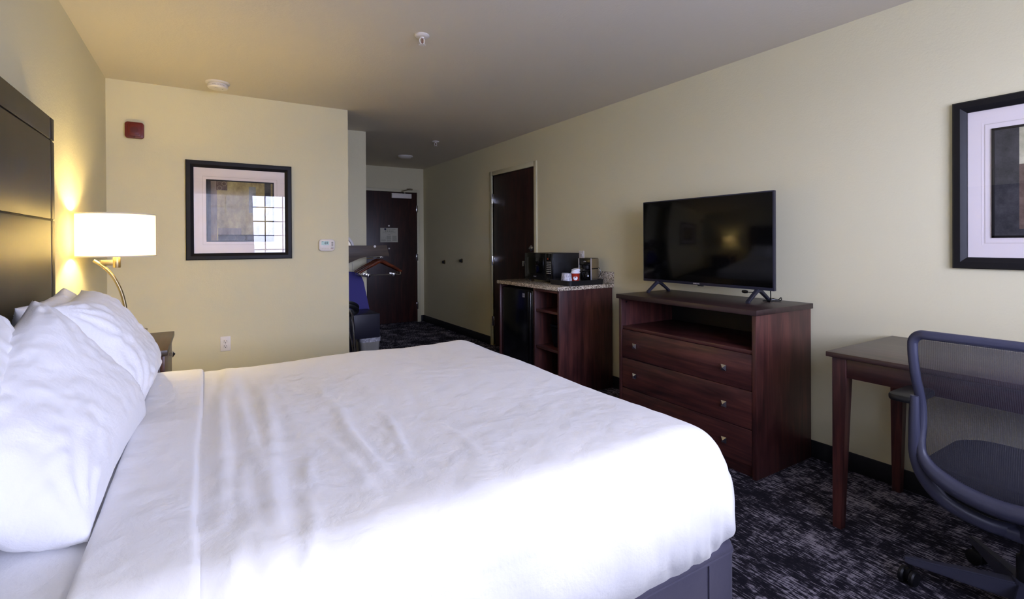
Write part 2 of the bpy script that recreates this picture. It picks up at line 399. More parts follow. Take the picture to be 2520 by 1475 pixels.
# window wall behind the camera
WX0, WX1, WZ0, WZ1 = -.5, 2.42, .9, 2.17  # opening widened toward the headboard to bring more daylight to the pillows
b = B(); b.box(XL, WX0, YW - .14, YW, 0, HC, 0).box(WX1, XR, YW - .14, YW, 0, HC, 0).box(WX0, WX1, YW - .14, YW, 0, WZ0, 0).box(WX0, WX1, YW - .14, YW, WZ1, HC, 0)
struct(b.done('wall_window', 'wall', sharp=0))
w = thing('window_1', ((WX0 + WX1) / 2, YW - .1, WZ0), None, None, kind='structure')
b = B(); f = .05
b.box(WX0, WX0 + f, YW - .12, YW - .06, WZ0, WZ1, .003).box(WX1 - f, WX1, YW - .12, YW - .06, WZ0, WZ1, .003).box(WX0, WX1, YW - .12, YW - .06, WZ0, WZ0 + f, .003).box(WX0, WX1, YW - .12, YW - .06, WZ1 - f, WZ1, .003)
b.box(1.495, 1.545, YW - .115, YW - .065, WZ0, WZ1, .003)
b.done('window_frame', 'winframe', w)
b = B()
for x in (-.1, .3, .62, .92, 1.21, 1.81, 2.11): b.box(x - .008, x + .008, YW - .1, YW - .08, WZ0, WZ1, .001)
for k in range(1, 5): z = WZ0 + (WZ1 - WZ0) * k / 5; b.box(WX0, WX1, YW - .1, YW - .08, z - .008, z + .008, .001)
b.done('muntin_grid', 'winframe', w)
B().grid(lambda u, v: Vector((WX0 + .03 + (WX1 - WX0 - .06) * u, YW - .09, WZ0 + .03 + (WZ1 - WZ0 - .06) * v)), 1, 1).done('glass_pane', 'pane', w)
B().box(WX0 - .04, WX1 + .04, YW - .06, YW + .05, WZ0 - .03, WZ0, .004).done('window_sill', 'frame_paint', w)
def baseb(name, *boxes):
    b = B()
    for q in boxes: b.box(*q, 0, .1, .003)
    struct(b.done(name, 'base'))
baseb('baseboard_right', (XR - .012, XR, YW, DY0 - .06), (XR - .012, XR, DY1 + .06, YE))
baseb('baseboard_entrance', (EX1 + .06, XR - .012, YE - .012, YE))
baseb('baseboard_back', (XL, 1.0845, YB - .012, YB))
baseb('baseboard_left', (XL, XL + .012, YW, YB - .012))
baseb('baseboard_hall', (.76, 1.4565, 5.281, 5.293), (1.4565, 1.4685, 5.293, YE))

# --- entrance door
d = thing('door_1', ((EX0 + EX1) / 2, YE, 0), None, None, kind='structure')
b = B()
b.box(EX0 - .05, EX0, YE - .012, YE + .12, 0, EZ + .05, .003).box(EX1, EX1 + .05, YE - .012, YE + .12, 0, EZ + .05, .003).box(EX0, EX1, YE - .012, YE + .12, EZ, EZ + .05, .003)
b.done('door_frame', 'frame_paint', d)
B().box(EX0 + .004, EX1 - .004, YE + .002, YE + .045, .012, EZ - .004, .002).done('door_panel', 'wdoor', d)
for z in (.26, 1.03, 1.8):
    b = B(); b.box(EX1 - .014, EX1 + .014, YE - .012, YE + .004, z - .055, z + .055, .002)
    b.tube([(EX1, YE - .016, z - .055), (EX1, YE - .016, z + .055)], .007)
    b.done('hinge', 'chrome', d)
b = B(); b.box(2.45, 2.765, YE - .06, YE + .002, 1.955, 2.03, .006)
cl = b.done('door_closer', 'white', d)
b = B(); b.tube([(2.66, YE - .03, 2.035), (2.60, YE - .11, 2.06), (2.74, YE - .05, 2.105)], .009)
b.box(2.70, 2.79, YE - .04, YE + .0, 2.09, 2.115, .003); b.lathe([(.016, 2.03), (.016, 2.05)], 14, Matrix.Translation((2.66, YE - .03, 0)))
b.done('closer_arm', 'steel', cl)
b = B(); b.box(EX0 + .045, EX0 + .1, YE - .008, YE + .003, .93, 1.08, .004); b.tube([(EX0 + .07, YE, 1.03), (EX0 + .07, YE - .05, 1.03), (EX0 + .19, YE - .055, 1.03)], .01)
b.lathe([(.0, -.002), (.016, -.002), (.016, .012), (0, .012)], 14, onY(EX0 + .072, YE, .955)); b.lathe([(.0, -.002), (.02, -.002), (.02, .014), (0, .014)], 14, onY(EX0 + .072, YE, .86))
b.done('door_handle', 'nickel', d)
for z in (1.525, 1.173):
    B().lathe([(0, -.002), (.013, -.002), (.013, .006), (.007, .009), (0, .007)], 16, onY(2.415, YE, z)).done('door_viewer', 'white', d)
# sign on the door
sg = thing('evacuation_sign', (2.418, YE, 1.273), 'cream evacuation plan sheet with small floor map fixed on the entrance door', 'sign')
Mx = onY(2.418, YE + .001, 1.382)
B(Mx).rrect(0, 0, .276, .222, .003, 0, .003).done('sign_sheet', 'paper', sg)
b = B(Mx); b.mi = 0
b.box(-.076, -.047, .077, .104, .003, .0036, 0); b.mi = 1
for (x0, x1, y0, y1) in ((-.1, .1, .052, .0535), (-.095, .095, .040, .0415), (-.1, -.0985, .025, .052), (.0985, .1, .025, .052), (-.06, .06, .025, .0265), (-.02, .02, .004, .008)): b.box(x0, x1, y0, y1, .003, .0036, 0)
for k in range(11): x = -.09 + k * .018; b.box(x, x + .0012, .028, .05, .003, .0036, 0)
for k in range(5): b.box(-.06 + k * .028, -.045 + k * .028, .056, .068, .003, .0036, 0)
b.ring(-.088, -.035, .0, .003, .0036)
for (x0, x1, y1, y0) in ((-.04, .034, -.012, -.062), (-.04, .034, -.07, -.096), (.05, .124, -.012, -.094), (-.128, -.05, -.068, -.098)):
    y = y1
    while y > y0: b.box(x0, x1 - random.random() * .01, y - .0024, y, .003, .0036, 0); y -= .0052
for (x0, x1, y0, y1) in ((-.126, -.05, -.032, -.030), (-.126, -.05, -.058, -.056), (-.127, -.125, -.058, -.030), (-.051, -.049, -.058, -.030)): b.box(x0, x1, y0, y1, .003, .0036, 0)
b.done('sign_print', ['inkblue', 'inkg'], sg)
text('sign_title', 'WELCOME TO TRAVELERS', .0125, 'ink', sg, Mx @ Matrix.Translation((.028, .09, .0034)))

# --- connecting door on the right wall
d = thing('door_2', (XR, (DY0 + DY1) / 2, 0), None, None, kind='structure')
b = B(); q = .052
b.box(XR - .012, XR + .1, DY0 - q, DY0, 0, DZ + q, .003).box(XR - .012, XR + .1, DY1, DY1 + q, 0, DZ + q, .003).box(XR - .012, XR + .1, DY0, DY1, DZ, DZ + q, .003)
b.box(XR + .06, XR + .1, DY0, DY0 + .014, 0, DZ, .002)
b.done('door_frame', 'frame_paint', d)
B().box(XR + .006, XR + .05, DY0 + .004, DY1 - .004, .012, DZ - .004, .002).done('door_panel', 'wdoor', d)
for z in (.3, 1.035, 1.79):
    b = B(); b.box(XR - .004, XR + .012, DY1 - .034, DY1 + .012, z - .058, z + .058, .002)
    b.tube([(XR - .012, DY1, z - .058), (XR - .012, DY1, z + .058)], .008); b.done('hinge', 'chrome', d)
b = B(); b.lathe([(.0, 0), (.032, 0), (.034, .006), (.026, .014), (.012, .022), (0, .024)], 20, onX(XR + .006, DY0 + .07, 1.19)); b.box(-.012, .05, -.006, .006, .018, .034, .004, M=onX(XR + .006, DY0 + .07, 1.19))
b.done('door_handle', 'chrome', d)
B().box(-.02, .02, -.03, .03, 0, .012, .003, M=onX(XR + .006, DY0 + .22, 1.02)).done('flush_latch', 'chrome', d)
for k, (y, z, lb) in enumerate(((6.70, .975, 'dark round wall doorstop on the right wall, nearer the entrance door'), (6.12, 1.01, 'dark round wall doorstop on the right wall, nearer the mahogany side door'))):
    s = thing('wall_doorstop', (XR, y, z), lb, 'doorstop', 'round doorstops on the hallway wall')
    B(onX(XR, y, z)).lathe([(0, -.002), (.03, -.002), (.03, .008), (.026, .012), (0, .012)], 20).done('mounting_plate', 'nickel', s)
    B(onX(XR, y, z)).lathe([(0, .01), (.019, .012), (.022, .028), (.017, .034), (0, .032)], 20).done('rubber_bumper', 'blackm', s)

# ================================================================== PICTURES
M['artA'] = artmat('art_ochre', (120, 106, 70), (176, 162, 112), 12, (1, 1, .6)); M['artB'] = artmat('art_greybrown', (92, 80, 70), (136, 122, 108), 16, (1, 1, .2))
M['artC'] = artmat('art_charcoal', (30, 30, 34), (66, 64, 66), 14); M['artD'] = artmat('art_brown', (80, 62, 52), (116, 96, 84), 20)
M['artE'] = artmat('art_cream', (150, 146, 118), (206, 200, 172), 9); M['artL'] = artmat('art_line', (150, 138, 110), (196, 186, 150), 60)
M['artS'] = artmat('art_slate', (104, 108, 108), (140, 142, 138), 16)
def picture(name, Mx, w, h, label, variant):
    o = Mx.translation.copy()
    t = thing(name, o, label, 'picture')
    fw = .052
    b = B(Mx)
    prof = [(0, 0), (0, .020), (.006, .026), (.03, .028), (fw - .006, .020), (fw, .014), (fw, 0)]
    tb = bmesh.new(); rings = []
    for (sx, sy) in ((-1, -1), (1, -1), (1, 1), (-1, 1)):
        rings.append([tb.verts.new((sx * (w / 2 - a), sy * (h / 2 - a), z)) for a, z in prof])
    for i in range(4):
        A, C = rings[i], rings[(i + 1) % 4]
        for k in range(len(prof) - 1): tb.faces.new((A[k], C[k], C[k + 1], A[k + 1]))
        tb.faces.new((A[-1], C[-1], C[0], A[0]))
    bmesh.ops.recalc_face_normals(tb, faces=tb.faces); b._add(tb)
    b.done('frame', 'frame', t, sharp=30)
    iw, ih = w - 2 * fw, h - 2 * fw
    b = B(Mx); b.box(-iw / 2, iw / 2, -ih / 2, ih / 2, .001, .006, 0)
    aw, ah = (.476, .486)
    b.mi = 1
    def rectring(a, c, wd, z):
        for (x0, x1, y0, y1) in ((-a, a, c - wd, c), (-a, a, -c, -c + wd), (-a, -a + wd, -c + wd, c - wd), (a - wd, a, -c + wd, c - wd)): b.box(x0, x1, y0, y1, .005, z, 0)
    rectring(aw / 2 + .024, ah / 2 + .024, .0025, .0068); b.mi = 0
    rectring(aw / 2 + .034, ah / 2 + .034, .003, .0066)
    b.done('mat_board', ['mat', 'matl'], t)
    b = B(Mx)
    tw = .010
    for (x0, x1, y0, y1) in ((-aw / 2, aw / 2, ah / 2 - tw, ah / 2), (-aw / 2, aw / 2, -ah / 2, -ah / 2 + tw), (-aw / 2, -aw / 2 + tw, -ah / 2, ah / 2), (aw / 2 - tw, aw / 2, -ah / 2, ah / 2)): b.box(x0, x1, y0, y1, .006, .012, .001)
    b.done('inner_frame', 'frame', t)
    b = B(Mx); A = aw / 2 - tw; H = ah / 2 - tw
    def pa(mi, u0, u1, v0, v1, z):
        b.mi = mi; b.box(-A + 2 * A * u0, -A + 2 * A * u1, -H + 2 * H * v0, -H + 2 * H * v1, .0055, z, 0)
    def rg(u, v, r, mi=4, z=.0082, k=.0018): b.mi = mi; b.ring(-A + 2 * A * u, -H + 2 * H * v, r - k, r, z)
    if variant == 0:
        pa(0, 0, 1, 0, 1, .007); pa(2, 0, .045, 0, 1, .0075); pa(1, .045, .135, 0, 1, .0075)
        pa(3, .125, .29, .85, 1, .0078); pa(2, .87, .97, .6, 1, .0075); pa(6, .62, .73, .48, .93, .0075)
        pa(1, .15, .5, .1, .21, .0075); pa(2, .15, 1, 0, .1, .0078)
        for u, v, mi in ((.175, .96, 3), (.245, .96, 4), (.175, .885, 4), (.245, .885, 5)): rg(u, v, .0165, 4 if mi == 4 else 1)
        for k in range(6): rg(.21 + k * .14, .045, .028, 1, k=.001)
    else:
        pa(5, 0, 1, 0, 1, .007); pa(2, 0, .17, 0, 1, .0075); pa(3, .17, .5, .06, .66, .0078); pa(2, 0, 1, 0, .06, .0079); pa(1, .62, .9, .3, .8, .0075); pa(6, .74, 1, .06, .4, .0077)
        for k in range(4): rg(.29, .58 - k * .155, .034, 4, k=.004 if k % 2 == 0 else .0015); rg(.44, .58 - k * .155, .034, 4, k=.0015)
    b.done('artwork', ['artA', 'artB', 'artC', 'artD', 'artL', 'artE', 'artS'], t)
    B(Mx).grid(lambda u, v: Vector((iw * (u - .5), ih * (v - .5), .0138)), 1, 1).done('glass_pane', 'glass', t)
picture('framed_picture', onY(.2455, YB, 1.514), .743, .768, 'square abstract print in black frame on the yellowish back wall above the outlet', 0)
picture('framed_picture', onX(XR, .5115, 1.5035), .743, .765, 'black framed abstract print cut off by the right edge, above the desk', 1)

# ================================================================== SMALL WALL AND CEILING ITEMS
# red fire alarm
t = thing('fire_alarm', (-.431, YB, 2.08), 'square dark red fire alarm sounder high on the back wall', 'fire alarm')
Mx = onY(-.431, YB, 2.081)
B(Mx).disc(0, .012, .05, -.001, .012).box(-.05, .05, -.045, .06, -.001, .014, .01).done('back_box', 'white', t)
B(Mx).rrect(0, 0, .112, .118, .02, .012, .04, .006).done('housing', 'red', t)
b = B(Mx); b.rrect(0, .002, .078, .098, .016, .038, .0455, .003); b.rrect(0, .004, .056, .08, .008, .045, .05, .002)
b.done('raised_cover', 'red', t)
b = B(Mx)
for i in range(-4, 5):
    for j in range(-4, 5):
        if i * i + j * j <= 18: b.box(i * .0052 - .0017, i * .0052 + .0017, j * .0052 - .0017, j * .0052 + .0017, .049, .0506, 0)
b.done('speaker_grille', 'redd', t)
B(Mx).disc(0, -.051, .005, .04, .0465, 10).done('cover_screw', 'redd', t)
# thermostat
t = thing('thermostat', (.896, YB, 1.19), 'white rounded thermostat reading 69 on the back wall', 'thermostat')
Mx = onY(.896, YB, 1.239)
B(Mx).rrect(0, 0, .134, .106, .03, -.001, .026, .008).done('housing', 'white', t)
scn = B(Mx).rrect(-.014, .018, .064, .034, .004, .025, .0272).done('display', 'lcd', t)
text('display_digits', '69', .03, 'lcdi', scn, Mx @ Matrix.Translation((-.006, .0178, .0273)), bold=.0005)
b = B(Mx); b.box(-.043, -.03, .027, .030, .027, .0277, 0); b.done('display_mark', 'lcdi', scn)
for dy in (.02, .001):
    b = B(Mx); b.ring(.044, dy, .0065, .0085, .0266); b.disc(.044, dy, .0063, .0255, .0268, 14); b.done('round_button', ['gold'], t)
for dx in (-.036, -.014, .009): B(Mx).rrect(dx, -.028, .016, .007, .0033, .025, .0272).done('menu_button', 'trim', t)
b = B(Mx)
for k in range(4): b.box(.033, .055, -.0165 - k * .0028, -.015 - k * .0028, .0258, .0264, 0)
b.mi = 1; b.box(.031, .053, -.033, -.028, .0258, .0264, 0); b.done('printed_marks', ['gold', 'red'], t)
# outlets
def outlet(Mx, label, slots=True):
    t = thing('wall_outlet', Mx.translation.copy(), label, 'outlet')
    B(Mx).rrect(0, 0, .072, .116, .005, -.001, .006, .002).done('cover_plate', 'white', t)
    for s in (-1, 1):
        so = B(Mx).rrect(0, s * .02, .034, .029, .012, .005, .0085, .001).done('socket', 'white', t)
        b = B(Mx); b.box(-.0085, -.006, s * .02 - .002, s * .02 + .008, .0084, .009, 0).box(.006, .0085, s * .02 - .002, s * .02 + .007, .0084, .009, 0).disc(0, s * .02 - .008, .003, .0084, .009, 10)
        b.done('socket_slots', 'ink', so)
    B(Mx).disc(0, 0, .0028, .006, .0072, 10).done('screw', 'gold', t)
outlet(onY(.1295, YB, .466), 'white double wall outlet low on the back wall beyond the bed')
outlet(onX(XR, 3.585, 1.115), 'white wall outlet above the granite counter behind the coffee maker')
# smoke detector
t = thing('smoke_detector', (.085, 4.235, HC), 'round white smoke detector on the ceiling near the back wall', 'smoke detector')
Dn = Matrix.Translation((.085, 4.235, HC)) @ Matrix.Rotation(pi, 4, 'X')
B(Dn).lathe([(0, -.001), (.078, -.001), (.078, .008), (.07, .012), (0, .012)], 40).done('mounting_plate', 'white', t)
B(Dn).lathe([(.058, .01), (.058, .018), (.066, .02), (.066, .036), (.06, .044), (.03, .05), (0, .051)], 40).done('housing', 'white', t)
B(Dn).disc(.03, .02, .004, .044, .0505, 10).done('indicator_light', 'gold', t)
B(Dn).box(-.02, .0, .035, .039, .044, .0495, 0).done('test_button', 'gold', t)
for k, ch in enumerate('SMOKE DETECTOR'):
    if ch == ' ': continue
    a = radians(238 + k * 5.2)
    px, py = .085 + .0664 * cos(a), 4.235 + .0664 * sin(a)
    text('printed_letter', ch, .0095, 'gold', t, frameM((px, py, HC - .028), (-sin(a), cos(a), 0), (0, 0, 1), (cos(a), sin(a), 0)))
# sprinklers
def sprinkler(x, y, label):
    t = thing('fire_sprinkler', (x, y, HC), label, 'sprinkler', 'fire sprinklers on the ceiling')
    D = Matrix.Translation((x, y, HC)) @ Matrix.Rotation(pi, 4, 'X')
    B(D).lathe([(0, -.001), (.04, -.001), (.042, .006), (.034, .012), (.02, .014), (0, .012)], 32).done('escutcheon', 'white', t)
    b = B(D)
    b.lathe([(0, .01), (.011, .01), (.011, .02), (0, .02)], 16)
    for s in (-1, 1): b.tube([(s * .009, 0, .018), (s * .015, 0, .028), (s * .013, 0, .043), (s * .003, 0, .052)], .0028, 8)
    b.lathe([(0, .05), (.005, .05), (.005, .056), (0, .056)], 12); b.done('yoke', 'white', t)
    B(D).tube([(0, 0, .02), (0, 0, .05)], .0025, 8).done('glass_bulb', 'red', t)
    b = B(D); b.lathe([(0, .056), (.016, .055), (.016, .057), (0, .0575)], 24)
    for k in range(8): b.box(.012, .02, -.002, .002, .055, .057, 0, M=Matrix.Rotation(k * pi / 4, 4, 'Z'))
    b.done('deflector', 'white', t)
sprinkler(1.06, 2.675, 'white fire sprinkler in the middle of the bedroom ceiling')
sprinkler(2.29, 5.379, 'small white fire sprinkler on the dark hallway ceiling')
t = thing('ceiling_light', (2.32, 6.49, HC), 'round unlit white ceiling light in the dark hallway', 'ceiling light')
D = Matrix.Translation((2.32, 6.49, HC)) @ Matrix.Rotation(pi, 4, 'X')
B(D).lathe([(0, -.001), (.10, -.001), (.102, .01), (.094, .018), (.088, .014), (0, .013)], 40).done('trim_ring', 'white', t)
B(D).lathe([(.086, .012), (.07, .026), (.035, .033), (0, .035)], 40).done('diffuser', 'white', t)

# ================================================================== HEADBOARD
HX = -.545
t = thing('headboard', (-.57, 1.87, 0), 'tall dark brown wooden headboard fixed on the left wall behind the bed', 'headboard')
HY0, HY1, HZ, HG = .90, 2.822, 1.785, 1.357
b = B()
b.box(-.595, HX - .006, HY0, HY1, 0, HZ - .002, .002)
b.done('back_panel', 'groove', t)
g = .003
ys = [HY0, HY0 + .06, HY1 - .06, HY1]
for j, (z0, z1) in enumerate(((0, .86), (.86, HG), (HG, HZ - .095), (HZ - .095, HZ))):
    for i in range(3):
        B().box(HX - .02, HX, ys[i] + g * (i > 0), ys[i + 1] - g * (i < 2), z0 + (g if j else 0), z1 - (g if j < 3 else 0), .003).done('face_board', 'hb', t)

# ================================================================== BED
t = thing('bed', (.45, 1.9, 0), 'king bed base in blue grey fabric with white fitted sheet on its mattress', 'bed')
def rbox(b, x0, x1, y0, y1, z0, z1, r, rv, n=10, nz=8, amp=0):
    """rounded plan box with rounded top edge"""
    per = []
    for cx, cy, a in ((x1 - r, y1 - r, 0), (x0 + r, y1 - r, 90), (x0 + r, y0 + r, 180), (x1 - r, y0 + r, 270)):
        for k in range(n + 1): an = radians(a + 90 * k / n); per.append((cx, cy, cos(an), sin(an)))
    prof = [(r, z0)] + [(r, z0 + (z1 - rv - z0) * k / 6) for k in range(1, 7)] + [(r - rv + rv * cos(pi / 2 * k / nz), z1 - rv + rv * sin(pi / 2 * k / nz)) for k in range(1, nz + 1)]
    tb = bmesh.new(); rings = [[tb.verts.new((cx + nx * q, cy + ny * q, z)) for cx, cy, nx, ny in per] for q, z in prof]
    N = len(per)
    for A, C in zip(rings, rings[1:]):
        for i in range(N): f = tb.faces.new((A[i], A[(i + 1) % N], C[(i + 1) % N], C[i])); f.smooth = True
    tb.faces.new(rings[-1]); tb.faces.new(rings[0][::-1])
    b._add(tb)
b = B(); rbox(b, -.53, 1.452, .972, 2.865, .012, .292, .045, .022)
base_o = b.done('bed_base', 'skirt', t)
# welt along the top edge of the base
per = []
for cx, cy, a in ((1.452 - .045, 2.865 - .045, 0), (-.53 + .045, 2.865 - .045, 90), (-.53 + .045, .972 + .045, 180), (1.452 - .045, .972 + .045, 270)):
    for k in range(9): an = radians(a + 90 * k / 8); per.append((cx + .046 * cos(an), cy + .046 * sin(an), .262))
B().tube(per, .004, 6, closed=True).done('piping', 'skirt', base_o)
b = B(); b.box(1.3, 1.305, .966, .974, .012, .26, .001); b.done('skirt_pleat', 'skirt', base_o)
b = B(); rbox(b, -.54, 1.43, .985, 2.835, .29, .634, .12, .1)
b.done('mattress', 'sheet', t, label='mattress under white fitted sheet')

TOP = .652
FOLDS = [((.114, 2.611), (.099, 1.249), .011, .028), ((.181, 2.311), (.136, 1.147), .009, .022), ((-.012 + .03, 2.25), (.03, 1.181), .008, .02), ((.413, 1.8), (.379, 1.252), .009, .018),
         ((.508, 1.696), (.5, 1.345), .007, .013), ((.223, 1.445), (.248, 1.263), .007, .014), ((.056, 2.65), (.049, 1.529), .007, .02), ((.158, 2.518), (.154, 1.626), .005, .014),
         ((.466, 1.619), (.454, 1.435), .005, .01), ((.4, 2.142), (.415, 1.789), .004, .02), ((.093, 1.507), (.082, 1.06), .007, .016), ((.637, 1.553), (.656, 1.24), .004, .014),
         ((.30, 1.7), (.32, 1.2), .005, .02), ((.26, 2.4), (.24, 1.5), .004, .03), ((.57, 2.0), (.62, 1.5), .003, .03), ((.18, 1.25), (.17, .98), .006, .014), ((.03, 1.2), (.04, .95), .006, .02)]
def foldh(x, y):
    h = 0
    for (a, c, am, w) in FOLDS:
        ax, ay = a; cx_, cy_ = c; dx, dy = cx_ - ax, cy_ - ay; L2 = dx * dx + dy * dy
        s = ((x - ax) * dx + (y - ay) * dy) / L2
        bend = .02 * sin(3 * s + ax * 40)
        dist = ((x - ax) * dy - (y - ay) * dx) / sqrt(L2) + bend
        if abs(dist) > 3.2 * w: continue
        e = 1 / (1 + exp(-(s + .02) * 14)) * 1 / (1 + exp((s - 1.0) * 14))
        h += 1.5 * am * exp(-(dist / w) ** 2) * e * (1 - .25 * (dist / w > 0))
    return h
def coverpt(cx, cy, nx, ny, dd, r, drop, off=0):
    q = r * pi / 2
    if dd <= q: a = dd / r; o_, z = r * sin(a), TOP - r * (1 - cos(a)); s = 0
    else: s = (dd - q) / drop; o_, z = r + .012 * sin(pi * min(1, s * 1.1)) - .035 * s ** 5, TOP - r - (dd - q); a = pi / 2
    p = Vector((cx + nx * o_, cy + ny * o_, z)); nn = Vector((nx * sin(a), ny * sin(a), cos(a)))
    v = Vector((p.x * 1.6, p.y * 1.1, p.z)); h = .010 * (noise.noise(v * 1.4)) + .0035 * noise.noise(Vector((p.x * 9, p.y * 3.2, p.z * 3 + 4)))
    h += .0018 * noise.noise(Vector((p.x * 22 + 9, p.y * 17, p.z * 9)))
    top = cos(a)
    if top > .02: h += foldh(p.x, p.y) * top - .006 * (1 - top)
    # gathers that hang down at the two foot corners and along the near side
    dn = sqrt((p.x - 1.40) ** 2 + (p.y - 1.0) ** 2); df = sqrt((p.x - 1.40) ** 2 + (p.y - 2.8) ** 2)
    g = exp(-(dn / .26) ** 2) + exp(-(df / .26) ** 2); sd = min(1, max(0, (dd - .12) / .3))
    ph = (p.x * 1.0 - p.y * 1.3) if ny < .5 else (p.x + p.y)
    h += g * sd * (.012 * sin(ph * 62 + 3 * noise.noise(p * 3)) + .006 * sin(ph * 128 + 2))
    if ny < -.3: h += sd * .0045 * sin(p.x * 26 + 2.2 * noise.noise(Vector((p.x * 3, 0, p.z * 4))) + p.z * 5)
    if ny < -.3 and s > 0: h += .004 * noise.noise(Vector((p.x * 12 + p.z * 9, 3, p.z * 9)))
    if s > .75: h *= max(0, 1 - (s - .75) * 3.4)
    return p + nn * (h + off)
def cover(b, x0, x1, y0, y1, r, drop, offf, nx_, ny_, foot=True, step=.013):
    ix1 = x1 - r if foot else x1
    iy0, iy1 = y0 + r, y1 - r
    nd = int((r * pi / 2 + drop) / step)
    L = r * pi / 2 + drop
    b.grid(lambda u, v: coverpt(x0 + (ix1 - x0) * u, iy0 + (iy1 - iy0) * v, 0, -1, 0, r, drop, offf(x0 + (ix1 - x0) * u, iy0 + (iy1 - iy0) * v)), nx_, ny_)
    b.grid(lambda u, v: coverpt(x0 + (ix1 - x0) * u, iy0, 0, -1, L * v, r, drop, offf(x0 + (ix1 - x0) * u, iy0)), nx_, nd)
    b.grid(lambda u, v: coverpt(x0 + (ix1 - x0) * u, iy1, 0, 1, L * v, r, drop, offf(x0 + (ix1 - x0) * u, iy1)), nx_, nd)
    if foot:
        b.grid(lambda u, v: coverpt(ix1, iy0 + (iy1 - iy0) * u, 1, 0, L * v, r, drop), ny_, nd)
        b.grid(lambda u, v: coverpt(ix1, iy0, sin(pi / 2 * u), -cos(pi / 2 * u), L * v, r, drop), 36, nd)
        b.grid(lambda u, v: coverpt(ix1, iy1, cos(pi / 2 * u), sin(pi / 2 * u), L * v, r, drop), 30, nd)
CY0, CY1 = .945, 2.885
sh = thing('top_sheet', (.6, 1.9, .65), 'large white top sheet tucked over the bed with its head end folded back', 'bedding')
b = B(); cover(b, -.19, 1.47, CY0, CY1, .15, .235, lambda x, y: 0, 128, 140)
b.done('sheet', 'sheet', sh, sharp=0, merge=True, solid=.004)
def cuffoff(x, y):
    xe = -.016 + .006 * sin(y * 3.1) + .003 * noise.noise(Vector((0, y * 5, 0))); xl = -.205
    x = min(x, xe)
    a = min(1, max(0, (xe - x) / .014)); c = min(1, max(0, (x - xl) / .014))
    return .001 + .014 * sqrt(max(0, 1 - (1 - a) ** 2)) * sqrt(max(0, 1 - (1 - c) ** 2)) + .002 * noise.noise(Vector((x * 8, y * 6, 7)))
b = B(); cover(b, -.205, -.012, CY0 - .003, CY1 + .003, .15, .24, cuffoff, 44, 120, foot=False)
b.done('folded_cuff', 'sheet', sh, sharp=0, merge=True, label='wide turned back band of the white sheet')

# ------------------------------------------------------------------ pillows
def pillow(c00, c10, c01, c11, T, seed, label, nu=84, nv=64):
    """c00 low near, c10 low far, c01 top near, c11 top far (u: near to far, v: low to top)"""
    c = [Vector(q) for q in (c00, c10, c01, c11)]
    nn = ((c[1] - c[0]).cross(c[2] - c[0])).normalized()
    if nn.x < 0: nn = -nn
    b = B()
    def sid(sg):
        def f(u, v):
            U = 2 * u - 1; V = 2 * v - 1
            uu = .5 + (u - .5) * (1 - .05 * (1 - V * V)); vv = .5 + (v - .5) * (1 - .08 * (1 - U * U))
            p = (c[0] * (1 - uu) + c[1] * uu) * (1 - vv) + (c[2] * (1 - uu) + c[3] * uu) * vv
            e = max(0, (1 - abs(U) ** 3.2)) ** .58 * max(0, (1 - abs(V) ** 3.2)) ** .58
            h = T / 2 * e
            q = Vector((u * 5 + seed * 7.1, v * 4, seed + sg)); wr = 0
            # creases running in from the corners and ends
            for (a, bb) in ((0, 0), (1, 0), (0, 1), (1, 1)):
                du, dv = u - a, (v - bb) * .66; rr = sqrt(du * du + dv * dv); an = math.atan2(dv, du)
                wr += .005 * exp(-(rr / .34) ** 2) * min(1, rr * 9) * sin(an * 19 + 3 * noise.noise(q) + seed)
            wr += .022 * noise.noise(q * .45) * min(1, e * 1.5) + .0035 * noise.noise(Vector((u * 15 + seed, v * 4 + u * 6, sg))) * min(1, e * 2) + .0012 * noise.noise(Vector((u * 40, v * 14 + 3, seed)))
            wr += .003 * abs(noise.noise(Vector((u * 9 + v * 7, v * 9 - u * 4, seed + 9)))) * 2
            return p + nn * sg * (h + wr * min(1, e * 3) + .002) + Vector((0, 0, .006 * noise.noise(Vector((u * 6, seed, 0))) * (1 - e)))
        return f
    b.grid(sid(1), nu, nv); b.grid(sid(-1), nu, nv)
    # close the seam
    bmesh.ops.remove_doubles(b.bm, verts=b.bm.verts, dist=.0045)
    o = b.done('pillow', 'pillow', sharp=0, merge=True)
    return tag(o, label, 'pillow', 'white pillows against the headboard')
pillow((-.205, 1.30, .652), (-.17, 2.05, .685), (-.515, 1.23, .80), (-.435, 1.99, 1.09), .24, 1, 'nearest white pillow, filling the lower left, leaning in front of another')
pillow((-.195, 2.12, .68), (-.197, 2.83, .655), (-.44, 2.13, 1.05), (-.43, 2.64, 1.068), .195, 2, 'upright white pillow beside the lamp, its pointed corner reaching toward the folded sheet')
pillow((-.36, 1.2, .70), (-.36, 1.95, .70), (-.50, 1.2, 1.07), (-.50, 1.86, 1.09), .13, 3, 'white pillow at the left edge, mostly hidden behind the nearest pillow')
pillow((-.36, 2.08, .70), (-.36, 2.78, .70), (-.495, 2.08, 1.06), (-.495, 2.70, 1.075), .13, 4, 'white pillow mostly hidden behind the upright pillow beside the lamp')

